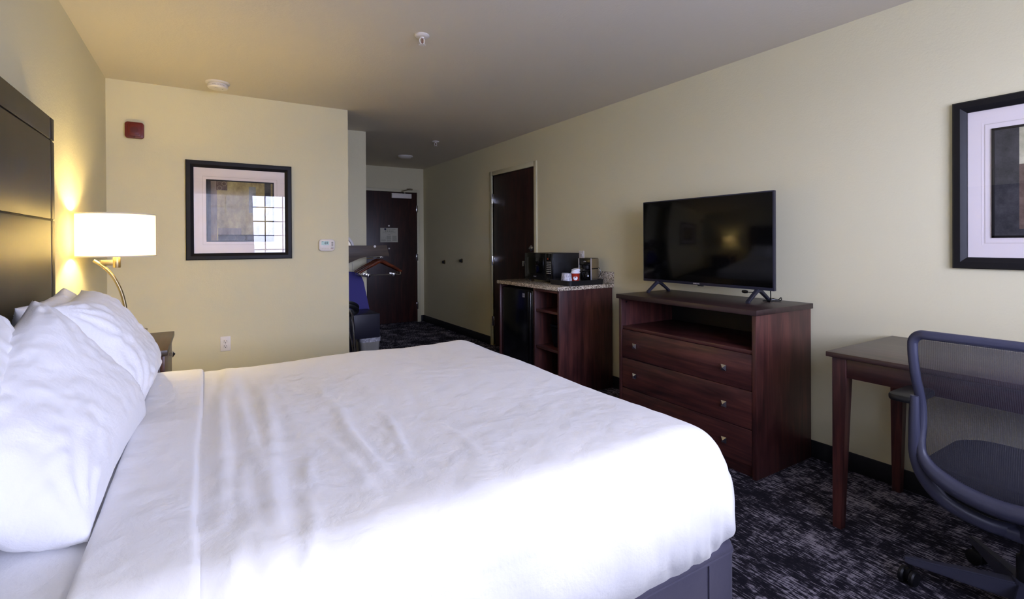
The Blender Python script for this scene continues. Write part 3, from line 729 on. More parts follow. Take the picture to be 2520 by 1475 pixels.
# ================================================================== NIGHTSTAND AND LAMP
NX1, NY0, NY1, NZ = -.178, 3.258, 3.952, .68
t = thing('nightstand', (-.39, (NY0 + NY1) / 2, 0), 'dark wooden nightstand with one small knob between bed and back wall', 'nightstand')
B().box(XL + .005, NX1, NY0, NY1, NZ - .03, NZ, .003).done('top_board', 'ns', t)
b = B(); b.box(XL + .01, NX1 - .034, NY0 + .015, NY0 + .035, 0, NZ - .03, .002).box(XL + .01, NX1 - .034, NY1 - .035, NY1 - .015, 0, NZ - .03, .002).box(XL + .01, NX1 - .05, NY0 + .035, NY1 - .035, .05, .07, .002).box(XL + .01, XL + .02, NY0 + .035, NY1 - .035, 0, NZ - .03, 0)
b.box(XL + .01, NX1 - .05, NY0 + .035, NY1 - .035, .34, .355, .002); b.done('carcass', 'wz', t)
dr = B().box(NX1 - .034, NX1 - .014, NY0 + .017, NY1 - .017, .42, NZ - .035, .002).done('drawer', 'wy', t)
def knob(Mx, parent, s=.034):
    b = B(Mx); b.box(-s * .26, s * .26, -s * .26, s * .26, 0, .018, .001); b.box(-s / 2, s / 2, -s / 2, s / 2, .014, .018, .001)
    tb = bmesh.new(); q = [tb.verts.new((x * s * .49, y * s * .49, .018)) for x, y in ((-1, -1), (1, -1), (1, 1), (-1, 1))]; ap = tb.verts.new((0, 0, .03))
    for i in range(4): tb.faces.new((q[i], q[(i + 1) % 4], ap))
    b._add(tb); return b.done('knob', 'chrome', parent, sharp=20)
knob(frameM((NX1 - .014, 3.70, .575), (0, 1, 0), (0, 0, 1), (1, 0, 0)), dr)

LX, LY = -.408, 3.40
t = thing('table_lamp', (-.365, LY, NZ), 'lit table lamp with white drum shade and curved nickel stem on nightstand', 'lamp')
Tm = Matrix.Translation((-.365, LY, 0))
B(Tm).lathe([(0, NZ), (.07, NZ), (.072, NZ + .01), (.062, NZ + .02), (.058, NZ + .085), (.088, NZ + .098), (.09, NZ + .103), (.03, NZ + .108), (0, NZ + .108)], 40).done('lamp_base', 'nickel', t)
stem = cr([(-.372, LY, .785), (-.370, LY, .86), (-.378, LY, .94), (-.398, LY, 1.02), (-.43, LY, 1.09), (-.468, LY, 1.138), (-.505, LY, 1.168)], 8)
B().tube(stem, .0085, 14).done('curved_stem', 'nickel', t)
b = B(); b.box(-.475, LX + .0, LY - .007, LY + .007, 1.141, 1.170, .002); b.lathe([(0, 1.128), (.0165, 1.128), (.0175, 1.132), (.0175, 1.178), (.012, 1.2), (.012, 1.25), (0, 1.25)], 24, Matrix.Translation((LX, LY, 0)))
b.done('lamp_arm', 'nickel', t)
R0, SZ0, SZ1 = .172, 1.188, 1.418
b = B(Matrix.Translation((LX, LY, 0))); b.lathe([(R0, SZ0), (R0, SZ1)], 64, cap=False); b.lathe([(R0 - .0015, SZ0), (R0 - .0015, SZ1)], 64, cap=False)
shd = b.done('lamp_shade', 'shade', t, sharp=0)
for z in (SZ0, SZ1 - .006):
    b = B(Matrix.Translation((LX, LY, 0))); b.lathe([(R0 - .002, z), (R0 + .0015, z), (R0 + .0015, z + .006), (R0 - .002, z + .006), (R0 - .002, z)], 64, cap=False)
    b.done('shade_trim', 'trim', shd)
b = B()
for k in range(3): a = 2 * pi * k / 3 + .4; b.tube([(LX + .01 * cos(a), LY + .01 * sin(a), SZ1 - .03), (LX + (R0 - .002) * cos(a), LY + (R0 - .002) * sin(a), SZ1 - .004)], .0014, 6)
b.done('shade_spider', 'nickel', t)
B(Matrix.Translation((LX, LY, 1.30))).lathe([(0, -.05), (.013, -.048), (.014, -.03), (.028, -.008), (.03, .006), (.024, .022), (.01, .031), (0, .032)], 24).done('bulb', 'bulb', t)

# ================================================================== DRESSER + TV
DX, DXB, Dy0, Dy1, DH = 2.434, 2.97, 1.522, 2.528, .893
t = thing('dresser', (2.7, 2.03, 0), 'mahogany three drawer dresser with open shelf, carrying the television', 'dresser')
B().box(DX - .016, DXB + .003, Dy0 - .012, Dy1 + .012, DH - .03, DH, .003).done('top_board', 'wtop', t)
B().box(DX, DXB, Dy0, Dy0 + .024, 0, DH - .03, .002).done('side_panel', 'wz', t)
B().box(DX, DXB, Dy1 - .024, Dy1, 0, DH - .03, .002).done('side_panel', 'wz', t)
b = B(); b.box(DX + .01, DXB - .01, Dy0 + .024, Dy1 - .024, .655, .675, .001); b.done('open_shelf', 'wy', t)
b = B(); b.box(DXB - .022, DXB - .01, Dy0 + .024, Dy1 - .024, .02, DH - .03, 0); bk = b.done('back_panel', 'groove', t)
B(onX(DXB - .022, 1.85, .79)).lathe([(0, 0), (.026, 0), (.026, .003), (.02, .003), (.02, .001), (0, .001)], 24).done('cable_grommet', 'hole', bk)
b = B(); b.box(DX + .02, DX + .04, Dy0 + .024, Dy1 - .024, 0, .062, .001); b.done('toe_kick', 'wy', t)
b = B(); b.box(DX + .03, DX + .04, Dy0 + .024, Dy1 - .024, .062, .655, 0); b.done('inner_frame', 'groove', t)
for z0, z1 in ((.462, .653), (.257, .458), (.064, .253)):
    dr = B().box(DX + .003, DX + .021, Dy0 + .027, Dy1 - .027, z0, z1, .0018).done('drawer', 'wy', t)
    for y in (1.704, 2.372): knob(onX(DX + .003, y, (z0 + z1) / 2), dr)
b = B(onY(DX + .045, Dy1 - .024, .838)); b.lathe([(0, 0), (.007, 0), (.007, .003), (0, .003)], 12); b.done('fixing_screw', 'chrome', t)

TX, TY0, TY1, TZ0, TZ1 = 2.75, 1.61, 2.60, .966, 1.543
t = thing('television', (TX, 2.1, DH), 'large black flat screen television standing on the mahogany dresser', 'television')
b = B(); b.box(TX, TX + .022, TY0, TY1, TZ0, TZ1, .003); b.box(TX + .02, TX + .055, TY0 + .1, TY1 - .1, TZ0 + .01, TZ0 + .34, .012)
b.done('tv_body', 'bezel', t)
B().box(TX - .0015, TX + .004, TY0 + .008, TY1 - .008, TZ0 + .018, TZ1 - .008, .0005).done('screen', 'screen', t)
b = B(); b.box(TX - .002, TX + .01, 2.085, 2.125, TZ0 - .006, TZ0 + .001, .001); b.done('infrared_window', 'blackm', t)
text('bezel_logo', 'SAMSUNG', .011, 'silver', t, onX(TX - .0005, 2.135, TZ0 + .009), bold=.0002)
for y in (1.71, 2.466):
    b = B()
    prof = [(-.112, 0), (-.112, .012), (-.03, .07), (-.02, .078), (.02, .078), (.03, .07), (.112, .012), (.112, 0), (.098, 0), (.094, .008), (.02, .055), (0, .062), (-.02, .055), (-.094, .008), (-.098, 0)]
    Mf = frameM((TX + .01, y + .011, DH + .0), (1, 0, 0), (0, 0, 1), (0, -1, 0))
    b.prism(prof, 0, .022, .002, M=Mf); b.done('foot', 'bezel', t)
cb = B().tube(cr([(TX + .02, 1.70, .972), (TX + .01, 1.72, .955), (TX + .0, 1.76, .948), (TX - .0, 1.785, .95)], 6), .0025, 8)
cb.lathe([(0, -.02), (.008, -.016), (.01, 0), (.008, .016), (0, .02)], 14, Matrix.Translation((TX, 1.79, .95)) @ Matrix.Rotation(pi / 2, 4, 'X'))
tag(cb.done('dangling_plug', 'black'), 'small black plug hanging under the television near its right foot', 'cable plug')
cb = B()
cb.tube(cr([(TX + .045, 1.66, .99), (TX + .05, 1.66, .93), (TX + .055, 1.67, DH + .004), (TX + .1, 1.70, DH + .004), (TX + .15, 1.66, DH + .006), (TX + .19, 1.68, DH + .02), (TX + .195, 1.70, DH + .005), (TX + .15, 1.74, DH + .004), (TX + .09, 1.72, DH + .006)], 8), .003, 8)
cb.tube(cr([(TX + .07, 1.72, DH + .004), (TX + .13, 1.70, DH + .012), (TX + .17, 1.73, DH + .012), (TX + .2, 1.71, DH + .004)], 8), .003, 8)
tag(cb.done('power_cable', 'black'), 'loose black cables lying behind the television on the dresser', 'cable')

# ================================================================== REFRESHMENT CABINET
CX, CXB, Cy0, Cy1, CH = 2.40, 2.972, 3.166, 4.12, .895
t = thing('refreshment_cabinet', (2.68, 3.64, 0), 'tall mahogany cabinet with open shelves and a bay holding the mini fridge', 'cabinet')
B().box(CX, CXB, Cy0, Cy0 + .024, 0, CH - .032, .002).done('side_panel', 'wz', t)
B().box(CX, CXB, Cy1 - .024, Cy1, 0, CH - .032, .002).done('side_panel', 'wz', t)
B().box(CX, CXB, 3.51, 3.534, 0, CH - .032, .002).done('divider', 'wz', t)
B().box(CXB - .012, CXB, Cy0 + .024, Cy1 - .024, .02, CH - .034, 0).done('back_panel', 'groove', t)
for z0, z1 in ((CH - .056, CH - .032), (0, .06)): B().box(CX + .002, CX + .024, Cy0 + .024, 3.51, z0, z1, .001).done('rail', 'wy', t)
for z in (.684, .372, .08): B().box(CX + .012, CXB - .012, Cy0 + .024, 3.51, z - .02, z, .0015).done('shelf', 'wy', t)
ct = thing('counter_top', (2.68, 3.64, CH - .032), 'speckled granite counter top with short backsplash on the mahogany cabinet', 'counter top')
b = B(); b.box(CX - .022, XR - .001, Cy0 - .013, Cy1 + .005, CH - .032, CH, .003); b.done('slab', 'granite', ct)
B().box(XR - .022, XR - .001, Cy0 - .013, Cy1 + .005, CH, CH + .1, .003).done('backsplash', 'granite', ct)
# fridge
t = thing('mini_fridge', (2.68, 3.81, 0), 'black mini fridge set in the left bay of the mahogany cabinet', 'fridge')
B().box(CX + .07, CXB - .05, 3.56, 4.085, .012, .84, .01).done('body', 'blackm', t)
dr = B().box(CX + .012, CX + .066, 3.565, 4.082, .03, .838, .012, 3).done('door', 'black', t)
b = B(); b.box(CX - .004, CX + .03, 3.572, 3.60, .06, .82, .008, 3); b.box(CX + .001, CX + .03, 3.614, 3.624, .06, .82, .004, 3); b.done('door_handle', 'black', dr)
Mb = onX(CX + .012, 3.703, .782)
B(Mb).rrect(0, 0, .034, .036, .002, -.001, .002).done('badge', 'silver', dr)
text('badge_logo', 'Avanti', .0105, 'ink', dr, Mb @ Matrix.Translation((0, 0, .0021)), shear=.3)
# black bin on the shelf
t = thing('ice_bucket', (2.56, 3.3, .372), 'black square ice bucket on the middle shelf of the cabinet', 'bucket')
b = B(); 
tb = bmesh.new(); q0 = [tb.verts.new((sx * .07, sy * .07, 0)) for sx, sy in ((-1, -1), (1, -1), (1, 1), (-1, 1))]; q1 = [tb.verts.new((sx * .09, sy * .09, .17)) for sx, sy in ((-1, -1), (1, -1), (1, 1), (-1, 1))]
tb.faces.new(q0[::-1]); tb.faces.new(q1)
for i in range(4): tb.faces.new((q0[i], q0[(i + 1) % 4], q1[(i + 1) % 4], q1[i]))
bmesh.ops.bevel(tb, geom=list(tb.edges), offset=.006, segments=2, affect='EDGES')
b._add(tb, Matrix.Translation((2.56, 3.295, .372))); b.done('bucket', 'black', t)
B(Matrix.Translation((2.56, 3.295, .542))).rrect(0, 0, .19, .19, .01, 0, .022, .004).rrect(0, 0, .12, .12, .02, .02, .034, .004).done('lid', 'black', t)

# microwave
t = thing('microwave_oven', (2.72, 3.72, CH), 'black microwave oven on the granite counter beside the side door', 'microwave')
MX0, MX1, MY0, MY1, MZ0, MZ1 = 2.585, 2.89, 3.505, 3.94, .912, 1.156
B().box(MX0 + .012, MX1, MY0, MY1, MZ0, MZ1, .005).done('body', 'blackm', t)
b = B(); b.box(MX0 - .004, MX0 + .014, 3.60, MY1, MZ0, MZ1, .004); dr = b.done('door', 'black', t)
B().box(MX0 - .0055, MX0, 3.635, MY1 - .04, MZ0 + .045, MZ1 - .04, .001).done('door_window', 'glassblk', dr)
text('door_logo', 'Avanti', .017, 'silver', dr, onX(MX0 - .006, 3.77, MZ0 + .03), shear=.3, bold=.0003)
pn = B().box(MX0 - .004, MX0 + .014, MY0, 3.598, MZ0, MZ1, .004).done('control_panel', 'black', t)
dsp = B().box(MX0 - .006, MX0, MY0 + .02, 3.58, MZ1 - .062, MZ1 - .034, .001).done('display', 'glassblk', pn)
b = B(); b.box(MX0 - .0064, MX0 - .005, MY0 + .05, MY0 + .066, MZ1 - .056, MZ1 - .043, 0); b.done('display_light', 'orange', pn)
b = B()
for r_ in range(7):
    for c_ in range(3): b.box(MX0 - .0062, MX0 - .002, MY0 + .018 + c_ * .023, MY0 + .034 + c_ * .023, MZ1 - .083 - r_ * .0165, MZ1 - .074 - r_ * .0165, .001)
b.done('keypad', 'gold', pn)
b = B(); b.box(MX0 - .006, MX0 - .002, MY0 + .03, MY0 + .07, MZ0 + .014, MZ0 + .026, .001); b.done('open_button', 'blackm', pn)
for x in (MX0 + .03, MX1 - .04):
    for y in (MY0 + .04, MY1 - .04): B(Matrix.Translation((x, y, CH))).lathe([(0, 0), (.012, 0), (.012, .019), (0, .019)], 14).done('foot', 'blackm', t)
b = B(); 
for k in range(9): b.box(MX0 + .07 + k * .009, MX0 + .074 + k * .009, MY0 - .0008, MY0 + .001, MZ0 + .05, MZ0 + .16, 0)
b.done('side_vent', 'groove', t)

# tray with coffee things
t = thing('serving_tray', (2.69, 3.31, CH), 'black serving tray holding cups and coffee maker on the granite counter', 'tray')
b = B(); b.rrect(2.69, 3.3, .375, .27, .03, CH, CH + .006, .001)
per = []
for cx, cy, a in ((2.69 + .1575, 3.3 + .105, 0), (2.69 - .1575, 3.3 + .105, 90), (2.69 - .1575, 3.3 - .105, 180), (2.69 + .1575, 3.3 - .105, 270)):
    for k in range(9): an = radians(a + 90 * k / 8); per.append((cx, cy, cos(an), sin(an)))
tb = bmesh.new(); rg_ = [[tb.verts.new((cx + nx * q, cy + ny * q, CH + z)) for cx, cy, nx, ny in per] for q, z in ((.028, .002), (.034, .04), (.036, .042), (.038, .04), (.031, .001))]
for A, C in zip(rg_, rg_[1:]):
    for i in range(len(per)): tb.faces.new((A[i], A[(i + 1) % len(per)], C[(i + 1) % len(per)], C[i])).smooth = True
b._add(tb); b.done('tray', 'blackm', t)
TZ = CH + .006
# coffee maker, turned toward the bed corner
t = thing('coffee_maker', (2.79, 3.34, TZ), 'small black coffee maker with steel side panels at the back of the tray', 'coffee maker')
Mk = Matrix.Translation((2.825, 3.305, TZ)) @ Matrix.Rotation(radians(-74), 4, 'Z')
CMx = Mk @ frameM((0, 0, 0), (1, 0, 0), (0, 1, 0), (0, 0, 1))     # local -y faces the viewer
b = B(Mk); b.box(-.062, .062, -.05, .06, 0, .018, .004); b.box(-.062, .062, .0, .06, .0, .215, .004); b.box(-.062, .062, -.055, .06, .155, .215, .005)
b.done('body', 'black', t)
for s in (-1, 1):
    for z0, z1 in ((0, .12), (.128, .21)): B(Mk).box(s * .064 - .003, s * .064 + .003, -.05, .058, z0, z1, .001).done('steel_panel', 'steel', t)
for s in (-1, 1): B(Mk).box(s * .062 - .004, s * .062 + .004, -.057, -.048, 0, .213, .001).done('edge_trim', 'silver', t)
b = B(Mk); b.lathe([(0, .152), (.034, .152), (.03, .125), (.012, .11), (0, .11)], 24, Matrix.Translation((0, -.02, 0))); b.done('filter_basket', 'blackm', t)
b = B(Mk); b.lathe([(0, .018), (.036, .018), (.044, .04), (.044, .07), (.032, .1), (.034, .106), (0, .106)], 28, Matrix.Translation((0, -.02, 0)))
cf = b.done('carafe', 'glassblk', t)
b = B(Mk); b.tube(cr([(.0, -.06, .098), (.0, -.09, .09), (.0, -.092, .06), (0, -.066, .04)], 6), .006, 8); b.done('carafe_handle', 'black', cf)
text('front_logo', '4DM', .013, 'silver', t, Mk @ frameM((0, -.0555, .185), (1, 0, 0), (0, 0, 1), (0, -1, 0)), bold=.0002)
cb = B().tube(cr([(2.876, 3.30, .93), (2.90, 3.27, .94), (2.915, 3.25, .985), (2.905, 3.26, 1.03), (2.888, 3.3, 1.05), (2.93, 3.45, 1.06), (2.968, 3.57, 1.09)], 8), .003, 8)
tag(cb.done('appliance_cord', 'black'), 'black cord curling behind the coffee maker up to the outlet', 'cord')
# cups
def cup(name, x, y, z, prof, mat, n=28): return B(Matrix.Translation((x, y, z))).lathe(prof, n)
t = thing('paper_cup', (2.665, 3.285, TZ), 'red paper coffee cup with white lids and round white logo on the tray', 'cup')
B(Matrix.Translation((2.665, 3.285, TZ))).lathe([(0, 0), (.027, 0), (.0365, .09), (.0375, .092), (.035, .092), (0, .088)], 32).done('cup_body', 'cupred', t)
B(Matrix.Translation((2.665, 3.285, TZ))).lathe([(.0385, .088), (.040, .09), (.040, .098), (.036, .100), (.035, .108), (0, .108)], 32).done('cup_lid', 'whitew', t)
B(Matrix.Translation((2.669, 3.285, TZ + .108)) @ Matrix.Rotation(radians(-12), 4, 'Y')).lathe([(0, .0), (.0385, .0), (.0385, .008), (.035, .01), (.034, .018), (0, .018)], 32).done('spare_lid', 'whitew', t)
dv = Vector((-2.665, -3.285, 0)).normalized()
Lm = frameM(Vector((2.665, 3.285, TZ + .05)) + dv * .0325, (-dv.y, dv.x, 0), (0, 0, 1), (dv.x, dv.y, 0)); Lm = Lm @ Matrix.Rotation(radians(-6), 4, 'X')
b = B(Lm); b.mi = 0
def curved(b, poly, z, Rc=.0335):
    cx_ = sum(p[0] for p in poly) / len(poly); cy_ = sum(p[1] for p in poly) / len(poly)
    tb = bmesh.new(); wrap = lambda x, y: tb.verts.new(((Rc + z) * sin(x / Rc), y, z + (Rc + z) * (cos(x / Rc) - 1)))
    rings = [[wrap(cx_ + (x - cx_) * k / 5, cy_ + (y - cy_) * k / 5) for x, y in poly] for k in range(1, 6)]; c0 = wrap(cx_, cy_); n_ = len(poly)
    for q in range(n_): tb.faces.new((c0, rings[0][q], rings[0][(q + 1) % n_]))
    for A, C in zip(rings, rings[1:]):
        for q in range(n_): tb.faces.new((A[q], C[q], C[(q + 1) % n_], A[(q + 1) % n_]))
    b._add(tb)
curved(b, [(.018 * cos(a * pi / 12), .018 * sin(a * pi / 12)) for a in range(24)], .0022); b.mi = 1
curved(b, [(-.009, .001), (.009, .001), (.005, .006), (.001, .0105), (-.003, .0095), (-.006, .0055)], .0028)
curved(b, [(-.009, -.0068), (.008, -.0068), (.008, -.0054), (-.009, -.0054)], .0026)
b.done('round_logo', ['whitew', 'redd'], t)
t = thing('plastic_cup', (2.595, 3.30, TZ), 'clear plastic tumbler turned upside down on the tray, left of the red cup', 'cup', 'wrapped clear tumblers on the tray')
B(Matrix.Translation((2.597, 3.335, TZ))).lathe([(.041, 0), (.042, .002), (.032, .088), (.029, .092), (0, .092)], 28, cap=False).done('cup_body', 'clear', t)
t = dup(t, Vector(t.location) + Vector((-.025, -.06, 0)), 0, 'second clear upside down tumbler, nearest the front of the tray')
tag(B(Matrix.Translation((2.60, 3.2, TZ)) @ Matrix.Rotation(.5, 4, 'Z')).rrect(0, 0, .07, .05, .004, 0, .006, .002).done('condiment_packet', 'packet'), 'small white condiment packet lying in front of the red cup', 'packet', 'packets on the tray')
tag(B(Matrix.Translation((2.548, 3.245, TZ)) @ Matrix.Rotation(1.0, 4, 'Z')).rrect(0, 0, .045, .03, .004, 0, .006, .002).done('condiment_packet', 'yellow'), 'small yellow packet at the left end of the black tray', 'packet', 'packets on the tray')
tag(B(Matrix.Translation((2.735, 3.215, TZ)) @ Matrix.Rotation(.05, 4, 'Z')).rrect(0, 0, .08, .03, .004, 0, .008, .002).done('condiment_packet', 'packet'), 'long white packet lying in front of the coffee maker', 'packet', 'packets on the tray')
t = thing('creamer_pod', (2.82, 3.21, TZ), 'tiny white creamer pod in front of the steel panel', 'creamer')
B(Matrix.Translation((2.82, 3.205, TZ))).lathe([(0, 0), (.011, 0), (.016, .022), (.019, .023), (.019, .025), (0, .025)], 20).done('pod', 'whitew', t)

# ================================================================== DESK
KX0, KX1, KY0, KY1, KZ = 2.31, 2.965, .02, 1.123, .768
t = thing('writing_desk', (2.64, .6, 0), 'dark wooden desk with tapered legs against the right wall', 'desk')
B().box(KX0, KX1, KY0, KY1, KZ - .022, KZ, .003).done('desk_top', 'desktop', t)
I = .022
ap = []
B().box(KX0 + I, KX0 + I + .02, KY0 + .07, KY1 - .07, KZ - .105, KZ - .022, .001).done('apron', 'desk', t)
B().box(KX1 - .04, KX1 - .02, KY0 + .07, KY1 - .07, KZ - .105, KZ - .022, .001).done('apron', 'desk', t)
for y in (KY0 + I, KY1 - I - .02): B().box(KX0 + .07, KX1 - .07, y, y + .02, KZ - .105, KZ - .022, .001).done('apron', 'desk', t)
for sx, x in ((1, KX0 + I - .004), (-1, KX1 - .018)):
    for sy, y in ((1, KY0 + I - .004), (-1, KY1 - I + .004)):
        tb = bmesh.new(); rr = []
        for w_, z in ((.036, 0), (.056, KZ - .12), (.056, KZ - .022)):
            rr.append([tb.verts.new((x + sx * a * w_, y + sy * c * w_, z)) for a, c in ((0, 0), (1, 0), (1, 1), (0, 1))])
        for A, C in zip(rr, rr[1:]):
            for i in range(4): tb.faces.new((A[i], A[(i + 1) % 4], C[(i + 1) % 4], C[i]))
        tb.faces.new(rr[0]); tb.faces.new(rr[-1]); bmesh.ops.recalc_face_normals(tb, faces=tb.faces)
        bmesh.ops.bevel(tb, geom=list(tb.edges), offset=.002, segments=1, affect='EDGES')
        b = B(); b._add(tb); b.done('leg', M['desk'] if 0 else 'wz', t)

# ================================================================== OFFICE CHAIR
HXc, HYc = 2.30, .49
t = thing('office_chair', (HXc, HYc, 0), 'dark blue grey mesh back office chair on castors facing the desk', 'chair')
BW = .225; BT = .935; BBt = .50
def backx(z):   # profile of the back: leans away at the top, bulges forward at the waist
    return 2.045 + .045 * exp(-((z - .66) / .12) ** 2) + .03 * max(0, (.60 - z)) / .1 * .6
def bow(w, z): return -.03 * (1 - (w / BW) ** 2) * 1.0     # curved in plan, middle further back
# outline of the back frame in (w,z)
out = []
for k in range(0, 9): a = pi / 2 * k / 8; out.append((BW - .035 + .035 * sin(a), BT - .035 + .035 * cos(a)))   # +w top corner
side = [(BW, .86), (BW - .004, .78), (BW - .01, .70), (BW - .012, .62), (BW - .012, .56), (BW - .02, .52), (BW - .045, .485), (BW - .09, .458), (BW - .15, .440), (0, .432)]
pathR = out + side
full = pathR + [(-w_, z) for w_, z in reversed(pathR[:-1])]
P3 = [(backx(z) + bow(w_, z), HYc + w_, z) for w_, z in full]
P3 = cr(P3 + [P3[0]], 3)[:-1]
B().tube(P3, [.0155 + .013 * min(1, max(0, (.53 - p[2]) / .07)) for p in P3], 12, closed=True, flat=.85, up=(1, 0, 0)).done('back_frame', 'chairp', t)
# mesh panel
def halfw(z):
    pr = [(w_, zz) for w_, zz in pathR]
    for (w0, z0), (w1, z1) in zip(pr, pr[1:]):
        if (z0 >= z >= z1) and abs(z0 - z1) > 1e-6: return w0 + (w1 - w0) * (z0 - z) / (z0 - z1)
    return .01
def meshpt(u, v):
    z = .440 + (BT - .008 - .440) * v; hw = halfw(z); w_ = (2 * u - 1) * hw
    return Vector((backx(z) + bow(w_, z) + .002, HYc + w_, z))
b = B(); b.grid(meshpt, 28, 60); b.done('mesh_back', 'mesh', t, sharp=0)
# yoke: arms that sweep from the sides down to the centre under the seat
b = B()
for s in (-1, 1):
    pts = cr([(2.060, HYc + s * BW, .72), (2.064, HYc + s * (BW + .002), .60), (2.072, HYc + s * (BW + .002), .52), (2.085, HYc + s * (BW - .02), .44), (2.10, HYc + s * (BW - .075), .375), (2.13, HYc + s * .06, .338), (2.18, HYc, .325)], 8)
    n_ = len(pts); b.tube(pts, [.012 + .012 * min(1, k / (n_ * .5)) for k in range(n_)], 12, flat=.8, up=(1, 0, 0))
b.box(2.14, 2.34, HYc - .05, HYc + .05, .305, .345, .012, 3)
b.done('back_yoke', 'chairp', t)
# seat
b = B(Matrix.Translation((2.325, HYc, 0)))
b.rrect(0, 0, .47, .48, .12, .395, .435, .012, n=8); b.done('seat_shell', 'chaird', t)
b = B(Matrix.Translation((2.325, HYc, 0))); b.rrect(0, 0, .46, .475, .12, .43, .485, .022, n=8); b.done('seat', 'seat', t)
# arms
for s in (-1, 1):
    y = HYc + s * .285
    b = B(); b.tube(cr([(2.36, HYc + s * .15, .385), (2.32, y - s * .03, .385), (2.28, y + s * .004, .41), (2.26, y + s * .008, .47), (2.25, y + s * .004, .60), (2.25, y, .665)], 6), .019, 12, flat=1.3, up=(1, 0, 0))
    b.box(2.23, 2.28, y - .016, y + .016, .45, .62, .008, 3)
    am = b.done('armrest', 'chaird', t)
    b = B(Matrix.Translation((2.222, y + s * .005, 0))); b.rrect(0, 0, .2, .09, .03, .668, .694, .009, n=6); b.done('arm_pad', 'blackm', am)
# column and base
b = B(Matrix.Translation((HXc, HYc, 0))); b.lathe([(0, .06), (.03, .06), (.03, .20), (.02, .205), (.02, .33), (0, .33)], 24); b.done('gas_column', 'chaird', t)
b = B(); b.lathe([(0, .055), (.042, .055), (.045, .09), (.038, .125), (0, .125)], 28, Matrix.Translation((HXc, HYc, 0)))
angs = [113 + 72 * k for k in range(5)]
for a in angs:
    R_ = Matrix.Translation((HXc, HYc, 0)) @ Matrix.Rotation(radians(a), 4, 'Z')
    tb = bmesh.new(); rr = []
    for x, hw, z0, z1 in ((.02, .03, .06, .118), (.12, .024, .062, .112), (.24, .018, .07, .10), (.31, .015, .072, .095), (.325, .010, .076, .092)):
        rr.append([tb.verts.new((x, yy, zz)) for yy, zz in ((-hw, z0), (hw, z0), (hw * .75, z1), (-hw * .75, z1))])
    for A, C in zip(rr, rr[1:]):
        for i in range(4): tb.faces.new((A[i], A[(i + 1) % 4], C[(i + 1) % 4], C[i]))
    tb.faces.new(rr[0]); tb.faces.new(rr[-1]); bmesh.ops.recalc_face_normals(tb, faces=tb.faces)
    bmesh.ops.bevel(tb, geom=list(tb.edges), offset=.004, segments=2, affect='EDGES')
    for f_ in tb.faces: f_.smooth = True
    b._add(tb, R_)
b.done('star_base', 'chairp', t)
for k, a in enumerate(angs):
    cxx, cyy = HXc + .305 * cos(radians(a)), HYc + .305 * sin(radians(a))
    R_ = Matrix.Translation((cxx, cyy, 0)) @ Matrix.Rotation(radians(a + 60 + k * 37), 4, 'Z')
    b = B(R_)
    for s in (-1, 1):
        b.lathe([(0, -.009), (.024, -.009), (.028, -.004), (.028, .005), (.02, .009), (0, .009)], 24, Matrix.Translation((.012, s * .017, .028)) @ Matrix.Rotation(pi / 2, 4, 'X'))
    b.box(.0, .024, -.008, .008, .02, .055, .003); b.tube([(0, 0, .05), (0, 0, .078)], .006, 8)
    b.done('castor', 'blackm', t)

# ================================================================== ALCOVE
# closet shelf with side board and rod
t = thing('closet_shelf', (1.2, 4.95, 1.2), 'brown wooden closet shelf bracket with curved underside holding the hangers', 'shelf')
Mf = frameM((0, 4.9, 0), (1, 0, 0), (0, 0, 1), (0, -1, 0))
prof = [(.76, 1.03), (1.16, 1.055)] + [(1.16 + .2 * k / 8, 1.062 + .06 * (sin(pi / 2 * k / 8)) ** 1.3) for k in range(1, 9)] + [(1.572, 1.122), (1.545, 1.232), (.76, 1.232)]
B(Mf).prism(prof, 0, .02, .001).done('side_board', 'shelfw', t)
B().box(.76, 1.5, 4.90, 5.27, 1.212, 1.228, .002).done('shelf_board', 'shelfw', t)
b = B(); b.tube([(1.49, 4.9, 1.12), (1.49, 5.27, 1.12)], .011, 12)
b.done('hanging_rod', 'chrome', t)
B(onY(1.425, 4.88, 1.222)).lathe([(0, 0), (.012, 0), (.012, .004), (0, .006)], 16).done('screw_cap', 'white', t)
# hangers
def hanger(loc, rz, label):
    t = thing('clothes_hanger', loc, label, 'hanger', 'wooden trouser hangers on the closet rod')
    o = Vector(loc)
    S = .222
    arm = cr([(-S, 0, -.112), (-.15, 0, -.068), (-.07, 0, -.028), (-.025, 0, -.004), (0, 0, .002), (.025, 0, -.004), (.07, 0, -.028), (.15, 0, -.068), (S, 0, -.112)], 6)
    n_ = len(arm); Tm = Matrix.Translation(o)
    b = B(Tm); b.tube(arm, [.010 + .008 * sin(pi * k / (n_ - 1)) for k in range(n_)], 10, flat=.5, up=(0, 1, 0)); b.done('shoulder_bar', 'hanger', t)
    b = B(Tm); b.tube(cr([(0, 0, .0), (0, 0, .02), (.012, 0, .032), (.016, 0, .045), (.008, 0, .058), (-.004, 0, .06), (-.014, 0, .05)], 5), .002, 8); b.done('hook', 'chrome', t)
    b = B(Tm); b.tube([(-S + .012, 0, -.105), (-S + .012, -.004, -.135), (-S + .02, -.006, -.142), (S - .02, -.006, -.142), (S - .012, -.004, -.135), (S - .012, 0, -.105)], .0022, 8)
    for s in (-.13, .14): b.box(s - .012, s + .012, -.012, .0, -.158, -.122, .002)
    b.done('trouser_bar', 'chrome', t); t.rotation_euler = (0, 0, rz); return t
h0 = hanger((1.504, 4.935, 1.073), .10, 'front wooden clothes hanger with chrome trouser bar under the closet shelf')
